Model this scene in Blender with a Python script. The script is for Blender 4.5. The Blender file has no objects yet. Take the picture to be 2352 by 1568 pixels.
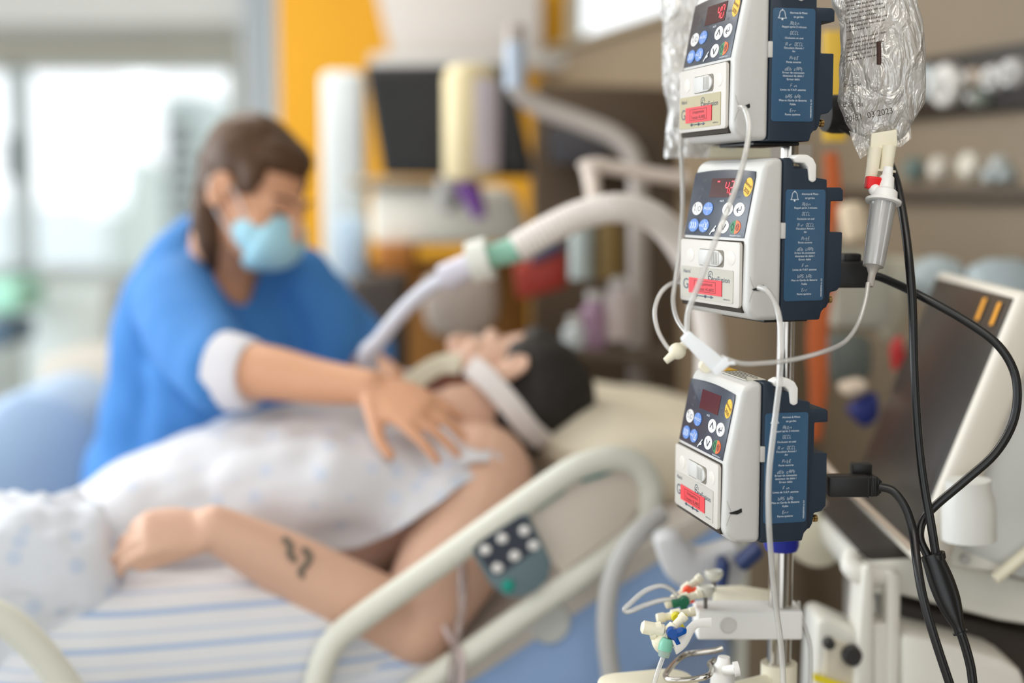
import bpy, bmesh, math, random
from mathutils import Vector, Matrix, noise
random.seed(7)
SC = bpy.context.scene
COL = SC.collection
PI = math.pi
V = Vector

# ------------------------------------------------------------------ camera
FPX = 3267.0
CAM = V((0, 0, 1.40))
PITCH = math.radians(6.01)
FWD = V((0, math.cos(PITCH), -math.sin(PITCH)))
UP = V((0, math.sin(PITCH), math.cos(PITCH)))
cd = bpy.data.cameras.new('camera')
cam = bpy.data.objects.new('camera', cd)
COL.objects.link(cam)
cam.location = CAM
cam.rotation_euler = (PI / 2 - PITCH, 0, 0)
cd.sensor_width = 36.0
cd.lens = 50.0
cd.clip_start = 0.02
cd.clip_end = 300
cd.dof.use_dof = True
cd.dof.focus_distance = 1.37
cd.dof.aperture_fstop = 1.45
SC.camera = cam

# ------------------------------------------------------------------ light
SC.view_settings.view_transform = 'Standard'
SC.view_settings.look = 'None'
SC.view_settings.gamma = 1
SC.view_settings.exposure = 0.05
SC.view_settings.use_curve_mapping = False
SC.cycles.use_denoising = True
SC.cycles.max_bounces = 10
SC.cycles.transmission_bounces = 8
SC.cycles.transparent_max_bounces = 16
SC.cycles.caustics_reflective = False
SC.cycles.caustics_refractive = False
SC.cycles.sample_clamp_indirect = 4
w = bpy.data.worlds.new('world')
SC.world = w
w.use_nodes = True
w.node_tree.nodes['Background'].inputs[0].default_value = (0.93, 0.97, 1.0, 1)
w.node_tree.nodes['Background'].inputs[1].default_value = 1.7


def area(name, loc, aim, size, power, col=(1, 1, 1), sy=None):
    l = bpy.data.lights.new(name, 'AREA')
    l.energy = power
    l.color = col
    l.size = size
    if sy:
        l.shape = 'RECTANGLE'
        l.size_y = sy
    o = bpy.data.objects.new(name, l)
    COL.objects.link(o)
    o.location = loc
    o.rotation_euler = (V(aim) - V(loc)).to_track_quat('-Z', 'Y').to_euler()
    return o


# daylight through the window wall on the left, and two added overhead fills without fixtures
area('window_daylight', (-3.6, 2.6, 2.0), (0.2, 2.0, 1.0), 2.6, 100, (0.88, 0.95, 1.0), 1.7)
area('overhead_fill', (0.3, 0.4, 2.62), (0.3, 1.2, 0.9), 1.3, 17, (1.0, 0.92, 0.82), 1.3)
area('overhead_fill_far', (-1.3, 3.3, 2.62), (-1.3, 3.6, 0.0), 1.6, 40, (1.0, 0.95, 0.88), 1.0)


# ------------------------------------------------------------------ materials
def srgb(r, g, b):
    f = lambda c: (c / 255) / 12.92 if c <= 10 else ((c / 255 + 0.055) / 1.055) ** 2.4
    return (f(r), f(g), f(b), 1)


MC = {}


def mat(name, col, rough=0.5, metal=0.0, bump=0.0, bscale=40, var=0.0, vscale=6, trans=0.0, ior=1.45, emit=0,
        spec=0.5, alpha=1.0, sss=0.0, sheen=0.0, coat=0.0):
    if name in MC:
        return MC[name]
    m = bpy.data.materials.new(name)
    m.use_nodes = True
    nt = m.node_tree
    b = nt.nodes['Principled BSDF']
    c = srgb(*col)
    b.inputs['Base Color'].default_value = c
    b.inputs['Roughness'].default_value = rough
    b.inputs['Metallic'].default_value = metal
    b.inputs['IOR'].default_value = ior
    b.inputs['Transmission Weight'].default_value = trans
    b.inputs['Specular IOR Level'].default_value = spec
    b.inputs['Alpha'].default_value = alpha
    b.inputs['Coat Weight'].default_value = coat
    if sss:
        b.inputs['Subsurface Weight'].default_value = sss
        b.inputs['Subsurface Radius'].default_value = (0.02, 0.008, 0.004)
    if emit:
        b.inputs['Emission Color'].default_value = c
        b.inputs['Emission Strength'].default_value = emit
    tc = nt.nodes.new('ShaderNodeTexCoord')
    if var:
        n = nt.nodes.new('ShaderNodeTexNoise')
        n.inputs['Scale'].default_value = vscale
        n.inputs['Detail'].default_value = 4
        nt.links.new(tc.outputs['Object'], n.inputs['Vector'])
        mx = nt.nodes.new('ShaderNodeMix')
        mx.data_type = 'RGBA'
        k = 1 - var
        mx.inputs[6].default_value = (c[0] * k, c[1] * k, c[2] * k, 1)
        k = 1 + var
        mx.inputs[7].default_value = (min(1, c[0] * k), min(1, c[1] * k), min(1, c[2] * k), 1)
        nt.links.new(n.outputs['Fac'], mx.inputs[0])
        nt.links.new(mx.outputs[2], b.inputs['Base Color'])
    if bump:
        n = nt.nodes.new('ShaderNodeTexNoise')
        n.inputs['Scale'].default_value = bscale
        n.inputs['Detail'].default_value = 3
        nt.links.new(tc.outputs['Object'], n.inputs['Vector'])
        bp = nt.nodes.new('ShaderNodeBump')
        bp.inputs['Strength'].default_value = bump
        bp.inputs['Distance'].default_value = 0.004
        nt.links.new(n.outputs['Fac'], bp.inputs['Height'])
        nt.links.new(bp.outputs['Normal'], b.inputs['Normal'])
    MC[name] = m
    return m


def clear_mat(name, col=(240, 240, 235), diff=0.25, gloss=0.18, rough=0.08, bump=0.0, bscale=30):
    """thin clear plastic: mostly see-through, a little milky, with glossy highlights"""
    if name in MC:
        return MC[name]
    m = bpy.data.materials.new(name)
    m.use_nodes = True
    nt = m.node_tree
    nt.nodes.clear()
    out = nt.nodes.new('ShaderNodeOutputMaterial')
    tr = nt.nodes.new('ShaderNodeBsdfTransparent')
    tr.inputs[0].default_value = (0.985, 0.985, 0.98, 1)
    df = nt.nodes.new('ShaderNodeBsdfDiffuse')
    df.inputs[0].default_value = srgb(*col)
    tl = nt.nodes.new('ShaderNodeBsdfTranslucent')
    tl.inputs[0].default_value = srgb(*col)
    gl = nt.nodes.new('ShaderNodeBsdfGlossy')
    gl.inputs['Roughness'].default_value = rough
    m0 = nt.nodes.new('ShaderNodeMixShader')
    m0.inputs[0].default_value = 0.3
    m1 = nt.nodes.new('ShaderNodeMixShader')
    m1.inputs[0].default_value = diff
    m2 = nt.nodes.new('ShaderNodeMixShader')
    fr = nt.nodes.new('ShaderNodeLayerWeight')
    fr.inputs[0].default_value = 0.25
    mp = nt.nodes.new('ShaderNodeMath')
    mp.operation = 'MULTIPLY_ADD'
    mp.inputs[1].default_value = 0.8
    mp.inputs[2].default_value = gloss
    nt.links.new(fr.outputs['Fresnel'], mp.inputs[0])
    nt.links.new(mp.outputs[0], m2.inputs[0])
    nt.links.new(df.outputs[0], m0.inputs[1])
    nt.links.new(tl.outputs[0], m0.inputs[2])
    nt.links.new(tr.outputs[0], m1.inputs[1])
    nt.links.new(m0.outputs[0], m1.inputs[2])
    nt.links.new(m1.outputs[0], m2.inputs[1])
    nt.links.new(gl.outputs[0], m2.inputs[2])
    nt.links.new(m2.outputs[0], out.inputs[0])
    if bump:
        tc = nt.nodes.new('ShaderNodeTexCoord')
        n = nt.nodes.new('ShaderNodeTexNoise')
        n.inputs['Scale'].default_value = bscale
        n.inputs['Detail'].default_value = 3
        n.inputs['Distortion'].default_value = 1.2
        mpn = nt.nodes.new('ShaderNodeMapping')
        mpn.inputs['Scale'].default_value = (1, 1, 0.45)
        nt.links.new(tc.outputs['Object'], mpn.inputs[0])
        nt.links.new(mpn.outputs[0], n.inputs['Vector'])
        bp = nt.nodes.new('ShaderNodeBump')
        bp.inputs['Strength'].default_value = bump
        bp.inputs['Distance'].default_value = 0.02
        nt.links.new(n.outputs['Fac'], bp.inputs['Height'])
        for s in (gl, df):
            nt.links.new(bp.outputs['Normal'], s.inputs['Normal'])
    MC[name] = m
    return m


def stripe_mat(name, base, stripe, axis, freq, width, offset=0.0, bump=0.3):
    """woven cloth with printed stripes running across one object axis"""
    m = mat(name, base, 0.85, bump=bump, bscale=18)
    nt = m.node_tree
    b = nt.nodes['Principled BSDF']
    tc = nt.nodes.new('ShaderNodeTexCoord')
    sp = nt.nodes.new('ShaderNodeSeparateXYZ')
    nt.links.new(tc.outputs['Object'], sp.inputs[0])
    a = nt.nodes.new('ShaderNodeMath')
    a.operation = 'MULTIPLY_ADD'
    a.inputs[1].default_value = freq
    a.inputs[2].default_value = offset
    nt.links.new(sp.outputs[axis], a.inputs[0])
    f = nt.nodes.new('ShaderNodeMath')
    f.operation = 'FRACT'
    nt.links.new(a.outputs[0], f.inputs[0])
    cr = nt.nodes.new('ShaderNodeValToRGB')
    e = cr.color_ramp.elements
    e[0].position = 0.0
    e[0].color = srgb(*stripe)
    e[1].position = width
    e[1].color = srgb(*stripe)
    for p, c in ((width + 0.04, base), (0.5, base), (0.52, tuple((x + y) // 2 for x, y in zip(base, stripe))),
                 (0.58, tuple((x + y) // 2 for x, y in zip(base, stripe))), (0.6, base), (0.97, base)):
        q = e.new(p)
        q.color = srgb(*c)
    nt.links.new(f.outputs[0], cr.inputs[0])
    nt.links.new(cr.outputs[0], b.inputs['Base Color'])
    return m


def print_cloth(name, base, spot, scale, thr=0.62):
    """cloth with a soft scattered printed motif"""
    m = mat(name, base, 0.88, bump=0.35, bscale=14)
    nt = m.node_tree
    b = nt.nodes['Principled BSDF']
    tc = nt.nodes.new('ShaderNodeTexCoord')
    vo = nt.nodes.new('ShaderNodeTexVoronoi')
    vo.inputs['Scale'].default_value = scale
    nt.links.new(tc.outputs['Object'], vo.inputs['Vector'])
    cr = nt.nodes.new('ShaderNodeValToRGB')
    cr.color_ramp.elements[0].position = 0.18
    cr.color_ramp.elements[0].color = srgb(*spot)
    cr.color_ramp.elements[1].position = 0.34
    cr.color_ramp.elements[1].color = srgb(*base)
    nt.links.new(vo.outputs['Distance'], cr.inputs[0])
    nt.links.new(cr.outputs[0], b.inputs['Base Color'])
    return m


# ------------------------------------------------------------------ placing
def P(px, py, d):
    return CAM + FWD * d + V((1, 0, 0)) * ((px - 1176) / FPX * d) + UP * ((784 - py) / FPX * d)


def PYp(px, py, y):
    r = ray(px, py)
    return CAM + r * (y / r.y)


def ray(px, py):
    return FWD + V((1, 0, 0)) * ((px - 1176) / FPX) + UP * ((784 - py) / FPX)


def pix(p):
    q = p - CAM
    d = q.dot(FWD)
    return 1176 + q.x / d * FPX, 784 - q.dot(UP) / d * FPX


BU = V((0.9592, 0.2828, 0)).normalized()      # along the bed, towards its head
BV = V((-BU.y, BU.x, 0))                       # across the bed, away from the camera
BO = V((-0.043, 1.87, 0))


def PB(px, py, s):
    r = ray(px, py)
    k = (s - (CAM - BO).dot(BV)) / r.dot(BV)
    return CAM + r * k


def B(t, s, z):
    return BO + BU * t + BV * s + V((0, 0, z))


HN = -BU                                        # the head wall faces the bed
HO = V((0.864, 2.40, 0))


def HW(px, py, e=0.0):
    r = ray(px, py)
    k = (e - (CAM - HO).dot(HN)) / r.dot(HN)
    return CAM + r * k


def frame_m(o, x, y, z):
    m = Matrix.Identity(4)
    for i, c in enumerate((x, y, z)):
        m[0][i], m[1][i], m[2][i] = c
    m[0][3], m[1][3], m[2][3] = o
    return m


# ------------------------------------------------------------------ mesh helpers
def nb():
    return bmesh.new()


def box(bm, x0, x1, y0, y1, z0, z1, bev=0.0, M=None, seg=2):
    t = bmesh.new()
    bmesh.ops.create_cube(t, size=1)
    for v in t.verts:
        v.co = V(((x0 + x1) / 2 + v.co.x * (x1 - x0), (y0 + y1) / 2 + v.co.y * (y1 - y0), (z0 + z1) / 2 + v.co.z * (z1 - z0)))
    if bev:
        bmesh.ops.bevel(t, geom=t.edges[:], offset=bev, segments=seg, profile=0.5, affect='EDGES')
    return join(bm, t, M)


def join(bm, t, M=None):
    if M is not None:
        t.transform(M)
    me = bpy.data.meshes.new('t')
    t.to_mesh(me)
    t.free()
    bm.from_mesh(me)
    bpy.data.meshes.remove(me)
    return bm


def ball(bm, c, r, M=None, seg=20, rot=None):
    t = bmesh.new()
    bmesh.ops.create_uvsphere(t, u_segments=seg, v_segments=max(8, seg // 2 + 2), radius=1)
    r = (r, r, r) if isinstance(r, (int, float)) else r
    m = Matrix.Translation(V(c)) @ (rot or Matrix.Identity(4)) @ Matrix.Diagonal((r[0], r[1], r[2], 1))
    t.transform(m)
    return join(bm, t, M)


def catmull(pts, n):
    pts = [V(p) if not isinstance(p, (int, float)) else p for p in pts]
    if n <= 1 or len(pts) < 3:
        return pts
    out = []
    L = len(pts)
    for i in range(L - 1):
        p0 = pts[max(0, i - 1)]
        p1, p2 = pts[i], pts[i + 1]
        p3 = pts[min(L - 1, i + 2)]
        for k in range(n):
            t = k / n
            out.append(0.5 * ((2 * p1) + (p2 - p0) * t + (2 * p0 - 5 * p1 + 4 * p2 - p3) * t * t + (3 * p1 - p0 - 3 * p2 + p3) * t ** 3))
    out.append(pts[-1])
    return out


def tube(bm, pts, r, sides=12, n=6, caps=True, M=None, ref=(0, 0, 1), rounded=False, closed=False):
    """sweep along a smoothed path; r is a number, a list, or a list of (a, b) half-axes (a across ref, b along ref)"""
    k = len(pts)
    if closed:
        pts = list(pts) + [pts[0]]
        k += 1
    rl = r if isinstance(r, (list, tuple)) else [r] * k
    ra = [x[0] if isinstance(x, (tuple, list)) else x for x in rl]
    rb = [x[1] if isinstance(x, (tuple, list)) else x for x in rl]
    if closed:
        ext = [pts[-2]] + list(pts) + [pts[1]]
        path = catmull(ext, n)[n:-n]
        ra = [ra[0]] * len(path)
        rb = [rb[0]] * len(path)
    else:
        path = catmull(pts, n)
        ra = catmull([float(x) for x in ra], n) if n > 1 and k > 2 else ra
        rb = catmull([float(x) for x in rb], n) if n > 1 and k > 2 else rb
    if rounded:
        p0, p1 = path[0], path[1]
        q0, q1 = path[-1], path[-2]
        hd = (p0 - p1).normalized()
        td = (q0 - q1).normalized()
        pre, post = [], []
        for a in (85, 65, 45, 22):
            s, c = math.sin(math.radians(a)), math.cos(math.radians(a))
            mr = min(ra[0], rb[0])
            pre.append((p0 + hd * mr * s, ra[0] * c, rb[0] * c))
            mr = min(ra[-1], rb[-1])
            post.append((q0 + td * mr * s, ra[-1] * c, rb[-1] * c))
        post.reverse()
        path = [x[0] for x in pre] + list(path) + [x[0] for x in post]
        ra = [x[1] for x in pre] + list(ra) + [x[1] for x in post]
        rb = [x[2] for x in pre] + list(rb) + [x[2] for x in post]
    N = len(path)
    ref = V(ref)
    t = bmesh.new()
    rings = []
    prev = None
    for i in range(N):
        tg = (path[min(N - 1, i + 1)] - path[max(0, i - 1)]).normalized()
        if prev is None:
            sd = tg.cross(ref)
            if sd.length < 1e-3:
                sd = tg.cross(V((0.3, 1, 0.1)))
            sd.normalize()
        else:
            sd = prev - tg * prev.dot(tg)
            sd.normalize()
        prev = sd
        u = sd.cross(tg).normalized()
        ring = []
        for j in range(sides):
            a = 2 * PI * j / sides
            ring.append(t.verts.new(path[i] + sd * (math.cos(a) * ra[i]) + u * (math.sin(a) * rb[i])))
        rings.append(ring)
    for i in range(N - 1):
        for j in range(sides):
            t.faces.new((rings[i][j], rings[i][(j + 1) % sides], rings[i + 1][(j + 1) % sides], rings[i + 1][j]))
    if caps and not closed:
        t.faces.new(rings[0][::-1])
        t.faces.new(rings[-1])
    bmesh.ops.recalc_face_normals(t, faces=t.faces[:])
    return join(bm, t, M)


def lathe(bm, prof, o=(0, 0, 0), axis=(0, 0, 1), sides=28, M=None):
    """prof: (radius, height) pairs along the axis"""
    t = bmesh.new()
    ax = V(axis).normalized()
    q = V((0, 0, 1)).rotation_difference(ax).to_matrix().to_4x4()
    rings = []
    for r, h in prof:
        rings.append([t.verts.new(V((max(r, 1e-5) * math.cos(2 * PI * j / sides), max(r, 1e-5) * math.sin(2 * PI * j / sides), h))) for j in range(sides)])
    for i in range(len(rings) - 1):
        for j in range(sides):
            t.faces.new((rings[i][j], rings[i][(j + 1) % sides], rings[i + 1][(j + 1) % sides], rings[i + 1][j]))
    t.faces.new(rings[0][::-1])
    t.faces.new(rings[-1])
    t.transform(Matrix.Translation(V(o)) @ q)
    bmesh.ops.recalc_face_normals(t, faces=t.faces[:])
    return join(bm, t, M)


def prism(bm, poly, h0, h1, plane='xy', bev=0.0, M=None, seg=2):
    """extrude a 2-D outline; plane names the outline's axes, the third axis runs h0..h1"""
    t = bmesh.new()
    f = {'xy': lambda a, b, h: V((a, b, h)), 'yz': lambda a, b, h: V((h, a, b)), 'xz': lambda a, b, h: V((a, h, b))}[plane]
    A = [t.verts.new(f(a, b, h0)) for a, b in poly]
    C = [t.verts.new(f(a, b, h1)) for a, b in poly]
    t.faces.new(A[::-1])
    t.faces.new(C)
    n = len(poly)
    for i in range(n):
        t.faces.new((A[i], A[(i + 1) % n], C[(i + 1) % n], C[i]))
    bmesh.ops.recalc_face_normals(t, faces=t.faces[:])
    if bev:
        es = [e for e in t.edges if len(e.link_faces) == 2 and e.calc_face_angle(0) > 0.35]
        bmesh.ops.bevel(t, geom=es, offset=bev, segments=seg, profile=0.5, affect='EDGES', clamp_overlap=True)
    return join(bm, t, M)


def rrect(x0, x1, y0, y1, r, n=5):
    out = []
    for cx, cy, a0 in ((x1 - r, y1 - r, 0), (x0 + r, y1 - r, 90), (x0 + r, y0 + r, 180), (x1 - r, y0 + r, 270)):
        for k in range(n + 1):
            a = math.radians(a0 + 90 * k / n)
            out.append((cx + r * math.cos(a), cy + r * math.sin(a)))
    return out


def circ(cx, cy, rx, ry=None, n=24, a0=0, a1=360):
    ry = ry or rx
    full = abs(a1 - a0) >= 360
    m = n if full else n + 1
    return [(cx + rx * math.cos(math.radians(a0 + (a1 - a0) * k / n)), cy + ry * math.sin(math.radians(a0 + (a1 - a0) * k / n))) for k in range(m)]


def obj(name, bm, m, parent=None, smooth=True, ang=40):
    me = bpy.data.meshes.new(name)
    bm.to_mesh(me)
    bm.free()
    for mm in (m if isinstance(m, (list, tuple)) else [m]):
        me.materials.append(mm)
    if smooth:
        me.polygons.foreach_set('use_smooth', [True] * len(me.polygons))
        try:
            me.set_sharp_from_angle(angle=math.radians(ang))
        except Exception:
            pass
    o = bpy.data.objects.new(name, me)
    COL.objects.link(o)
    if parent:
        o.parent = parent
        o.matrix_parent_inverse = PM.get(parent.name, Matrix.Identity(4)).inverted() if parent.get('_w') else Matrix.Identity(4)
    return o


PM = {}


def tag(o, label, cat, group=None, kind=None):
    if label:
        o['label'] = label
    if cat:
        o['category'] = cat
    if group:
        o['group'] = group
    if kind:
        o['kind'] = kind
    return o


def thing(name, label, cat, loc=(0, 0, 0), M=None, group=None, world=True):
    """an Empty at the thing's base; world=True: parts are modelled in world space; else in the frame M"""
    o = bpy.data.objects.new(name, None)
    COL.objects.link(o)
    o.empty_display_size = 0.05
    mw = M if M is not None else Matrix.Translation(V(loc))
    o.matrix_world = mw
    if world:
        o['_w'] = 1
        PM[o.name] = mw.copy()
    tag(o, label, cat, group)
    return o


def struct(name, bm, m, **k):
    o = obj(name, bm, m, **k)
    o['kind'] = 'structure'
    return o


def fuse(bm, voxel, it=4, disp=0.0, dsc=8.0, cut=None, seed=0.0):
    """melt overlapping closed shapes into one continuous skin"""
    me = bpy.data.meshes.new('f')
    bm.to_mesh(me)
    bm.free()
    o = bpy.data.objects.new('f', me)
    COL.objects.link(o)
    r = o.modifiers.new('r', 'REMESH')
    r.mode = 'VOXEL'
    r.voxel_size = voxel
    if it:
        s = o.modifiers.new('s', 'SMOOTH')
        s.iterations = it
        s.factor = 0.5
    dg = bpy.context.evaluated_depsgraph_get()
    m2 = bpy.data.meshes.new_from_object(o.evaluated_get(dg))
    bpy.data.objects.remove(o)
    out = bmesh.new()
    out.from_mesh(m2)
    bpy.data.meshes.remove(m2)
    if disp:
        out.normal_update()
        for v in out.verts:
            q = v.co * dsc + V((seed, seed * 2, 0))
            a = noise.noise(q) + 0.5 * noise.noise(q * 2.1)
            v.co += v.normal * (disp * a)
    if cut:
        dead = [v for v in out.verts if cut(v.co)]
        bmesh.ops.delete(out, geom=dead, context='VERTS')
        for _ in range(14):           # even out the hem
            new = {}
            for e in out.edges:
                if len(e.link_faces) == 1:
                    for x, y in ((e.verts[0], e.verts[1]), (e.verts[1], e.verts[0])):
                        new.setdefault(x, []).append(y.co.copy())
            for v, q in new.items():
                v.co = v.co * 0.5 + (sum(q, V()) / len(q)) * 0.5
    return out


FC = {}


def text(bm, s, size, M, align='CENTER', sx=1.0):
    """flat lettering in the local xy plane of M"""
    key = (s, align)
    if key not in FC:
        c = bpy.data.curves.new('txt', 'FONT')
        c.body = s
        c.size = 1.0
        c.align_x = align
        c.align_y = 'CENTER'
        c.resolution_u = 3
        o = bpy.data.objects.new('txt', c)
        FC[key] = bpy.data.meshes.new_from_object(o)
        bpy.data.objects.remove(o)
        bpy.data.curves.remove(c)
    t = bmesh.new()
    t.from_mesh(FC[key])
    t.transform(M @ Matrix.Diagonal((size * sx, size, size, 1)))
    return join(bm, t)


SEG = {'A': 'abcefg', 't': 'defg', 'n': 'ceg', 'O': 'abcdef', 'C': 'adef', 'L': 'def', 'i': 'c', 'r': 'eg', 'P': 'abefg',
       'E': 'adefg', 'd': 'bcdeg', 'b': 'cdefg', 'c': 'deg', 'F': 'aefg', 'S': 'acdfg', '4': 'bcfg', '0': 'abcdef',
       '2': 'abdeg', '~': 'a', ' ': ''}


def seg7(bm, s, h, M, th=None, align=0.5, slant=0.12):
    w = h * 0.5
    th = th or h * 0.09
    adv = w * 1.55
    x = -adv * len(s) * align + (adv - w) / 2
    for ch in s:
        for q in SEG[ch]:
            g = th * 0.7
            hor = {'a': (g, w - g, h), 'g': (g, w - g, h / 2), 'd': (g, w - g, 0)}
            ver = {'f': (0, h / 2 + g, h - g), 'b': (w, h / 2 + g, h - g), 'e': (0, g, h / 2 - g), 'c': (w, g, h / 2 - g)}
            if q in hor:
                a, b, y = hor[q]
                pts = [(a, y - th / 2), (b, y - th / 2), (b, y + th / 2), (a, y + th / 2)]
            else:
                xx, a, b = ver[q]
                pts = [(xx - th / 2, a), (xx + th / 2, a), (xx + th / 2, b), (xx - th / 2, b)]
            vs = [bm.verts.new(M @ V((x + px + slant * py, py - h / 2, 0))) for px, py in pts]
            bm.faces.new(vs)
        x += adv
    return bm

# ================================================================== materials of the place
WHITE_PL = mat('white_plastic', (200, 199, 196), 0.42, bump=0.05, bscale=900)
DOOR_PL = mat('door_plastic', (200, 195, 188), 0.45, bump=0.04, bscale=700, var=0.04, vscale=20)
NAVY = mat('navy_plastic', (30, 43, 58), 0.48, bump=0.06, bscale=900)
NAVY_FILM = mat('navy_film', (32, 42, 60), 0.3)
LABEL_BLUE = mat('label_blue', (50, 84, 114), 0.38, var=0.06, vscale=25)
LET_WHITE = mat('letter_white', (226, 234, 240), 0.5)
LET_NAVY = mat('letter_navy', (58, 74, 92), 0.5)
BLACK = mat('black_plastic', (24, 23, 23), 0.45)
BLACK_R = mat('black_rubber', (20, 20, 21), 0.32, spec=0.6)
CHROME = mat('polished_steel', (196, 192, 186), 0.10, metal=1.0)
BRASS = mat('brass_pin', (196, 160, 104), 0.25, metal=1.0)
STEEL_D = mat('dark_steel', (110, 106, 100), 0.35, metal=1.0)
TUBING = clear_mat('clear_tubing', (246, 243, 238), 0.44, 0.10, 0.15)
CREAM = mat('cream_plastic', (236, 230, 208), 0.4, sss=0.1)
SNOW = mat('nylon_white', (240, 239, 236), 0.45, sss=0.05)
RED_ST = mat('red_sticker', (226, 58, 66), 0.5)
DISP = mat('display_dark_red', (64, 10, 12), 0.15)
DISP_OFF = mat('display_off_red', (84, 26, 20), 0.2)
LED = mat('red_led', (255, 50, 62), 0.5, emit=3.0)
YEL = mat('yellow_sticker', (238, 182, 40), 0.5)
INK = mat('black_ink', (34, 28, 26), 0.6)
BTN_W = mat('button_white', (232, 230, 228), 0.4)
BTN_B = mat('button_blue', (84, 128, 200), 0.4)
BTN_G = mat('button_green', (26, 122, 74), 0.4)
BTN_O = mat('button_orange', (238, 106, 44), 0.4)


# ================================================================== infusion pumps
W = 0.137


def pump(rot, corner, label, digits, plate_col, handle=True, top_labels=False):
    az = math.radians(rot)
    ax = V((math.cos(az), math.sin(az), 0))
    base = V(corner) - ax * W
    M = Matrix.Translation(base) @ Matrix.Rotation(az, 4, 'Z')
    t = thing('infusion_pump', label, 'infusion pump', M=M, world=False, group='infusion pumps on the pole')

    # white front shell
    b = nb()
    prism(b, [(0.000, 0.002), (0.009, -0.0075), (0.0355, -0.0080), (0.0355, 0.1445), (0.024, 0.1445), (0.0150, 0.138), (0.001, 0.068)],
          0, W, 'yz', bev=0.0075, seg=5)
    box(b, W - 0.004, W + 0.0006, 0.034, 0.0385, 0.069, 0.084, 0.0008)     # catch tab
    shell = obj('front_shell', b, WHITE_PL, t)
    # tube exit slot: a dished dark opening in the shell side with a seam running off it
    b = nb()
    prism(b, [(0.004, 0.0225), (0.012, 0.0245), (0.016, 0.0262), (0.0165, 0.0225), (0.012, 0.0205), (0.005, 0.0212)], W - 0.004, W + 0.0005, 'yz')
    obj('tube_slot', b, BLACK, shell)
    b = nb()
    tube(b, [(W + 0.0001, 0.0015, 0.034), (W + 0.0001, 0.0035, 0.028), (W + 0.0001, 0.006, 0.0235)], 0.0002, 6, 4)
    tube(b, [(W + 0.0001, 0.006, 0.0215), (W + 0.0001, 0.0030, 0.016), (W + 0.0001, 0.0012, 0.010)], 0.0002, 6, 4)
    obj('seam', b, mat('seam_grey', (160, 156, 148), 0.7), shell)

    # navy rear case with its stepped top and the pole clamp arms
    b = nb()
    prism(b, [(0.0355, -0.0085), (0.0355, 0.1442), (0.0430, 0.1446), (0.0455, 0.141), (0.047, 0.1345), (0.069, 0.1345), (0.0715, 0.126),
              (0.083, 0.1245), (0.084, 0.003), (0.080, -0.001), (0.078, -0.0085)], 0.002, W - 0.0006, 'yz', bev=0.0014)
    case = obj('rear_case', b, NAVY, t)
    b = nb()
    prism(b, [(0.078, 0.117), (0.100, 0.117), (0.103, 0.1145), (0.103, 0.104), (0.0895, 0.104), (0.0895, 0.0745), (0.103, 0.0745), (0.103, 0.0235),
              (0.0985, 0.0185), (0.091, 0.0170), (0.0895, 0.007), (0.0865, 0.002), (0.078, 0.002)], 0.030, W - 0.0035, 'yz', bev=0.0012)
    cl = obj('clamp_bracket', b, NAVY, t)
    b = nb()
    lathe(b, [(0.0038, -0.004), (0.0044, 0), (0.0044, 0.008)], (0.108, 0.0955, 0.0965), (0, 0, 1), 16)
    obj('clamp_screw', b, BLACK, cl)
    b = nb()
    lathe(b, [(0.0028, 0), (0.0028, 0.0065), (0.0036, 0.0068), (0.0036, 0.010), (0.003, 0.0105)], (W - 0.014, 0.088, 0.0095), (0, 1, 0), 18)
    obj('ground_pin', b, BRASS, t)
    b = nb()
    box(b, 0.03, W - 0.022, 0.030, 0.078, -0.0118, -0.0085, 0.001)
    obj('base_foot', b, BLACK, t)
    b = nb()
    box(b, W - 0.03, W - 0.028, 0.1025, 0.106, 0.0505, 0.052)
    obj('pin', b, BLACK, t)
    # socket hump + black plug housing recess behind
    if handle:
        b = nb()
        prism(b, [(0.0445, 0.1445), (0.050, 0.1475), (0.0600, 0.1475), (0.0665, 0.1440), (0.0700, 0.1380), (0.0700, 0.1235), (0.0665, 0.1215),
                  (0.0625, 0.1235), (0.0610, 0.1355), (0.0570, 0.1395), (0.0470, 0.1400)], W - 0.0135, W + 0.0012, 'yz', bev=0.0014, seg=3)
        obj('carry_hook', b, SNOW, t)
        b = nb()
        box(b, W - 0.060, W - 0.030, 0.047, 0.078, 0.130, 0.1375, 0.002)
        obj('top_ridge', b, NAVY, t)

    # door
    b = nb()
    box(b, 0.0022, 0.1256, -0.0008, 0.006, -0.0010, 0.0668, 0.0015)
    obj('door_gap', b, mat('door_gap_dark', (52, 44, 36), 0.8), t)
    b = nb()
    prism(b, rrect(0.0030, 0.1252, 0.0035, 0.0655, 0.003, 4), -0.0032, 0.004, 'xz', bev=0.0010)
    door = obj('door', b, DOOR_PL, t)
    b = nb()
    prism(b, rrect(0.043, 0.0945, 0.0405, 0.0570, 0.0035, 4), -0.0036, -0.0024, 'xz')
    obj('latch_recess', b, mat('latch_line', (120, 112, 100), 0.6), door)
    b = nb()
    prism(b, rrect(0.0436, 0.0700, 0.0411, 0.0564, 0.002, 4), -0.0040, -0.0024, 'xz', bev=0.0003)
    prism(b, circ(0.0800, 0.04875, 0.0138, 0.0076, 24, -90, 90) + [(0.0705, 0.0564), (0.0705, 0.0411)], -0.0052, -0.0024, 'xz', bev=0.0006)
    for k in range(5):
        box(b, 0.0735 + k * 0.0032, 0.0747 + k * 0.0032, -0.0060, -0.0050, 0.0428, 0.0550, 0.0003)
    obj('latch', b, WHITE_PL, door)
    for cx in (0.0250, 0.1090):
        b = nb()
        prism(b, circ(cx, 0.0500, 0.0080, 0.0066), -0.0035, -0.0030, 'xz', bev=0.0003)
        obj('finger_dimple', b, mat('dimple', (216, 211, 203), 0.5), door)
    # name plate
    b = nb()
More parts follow.
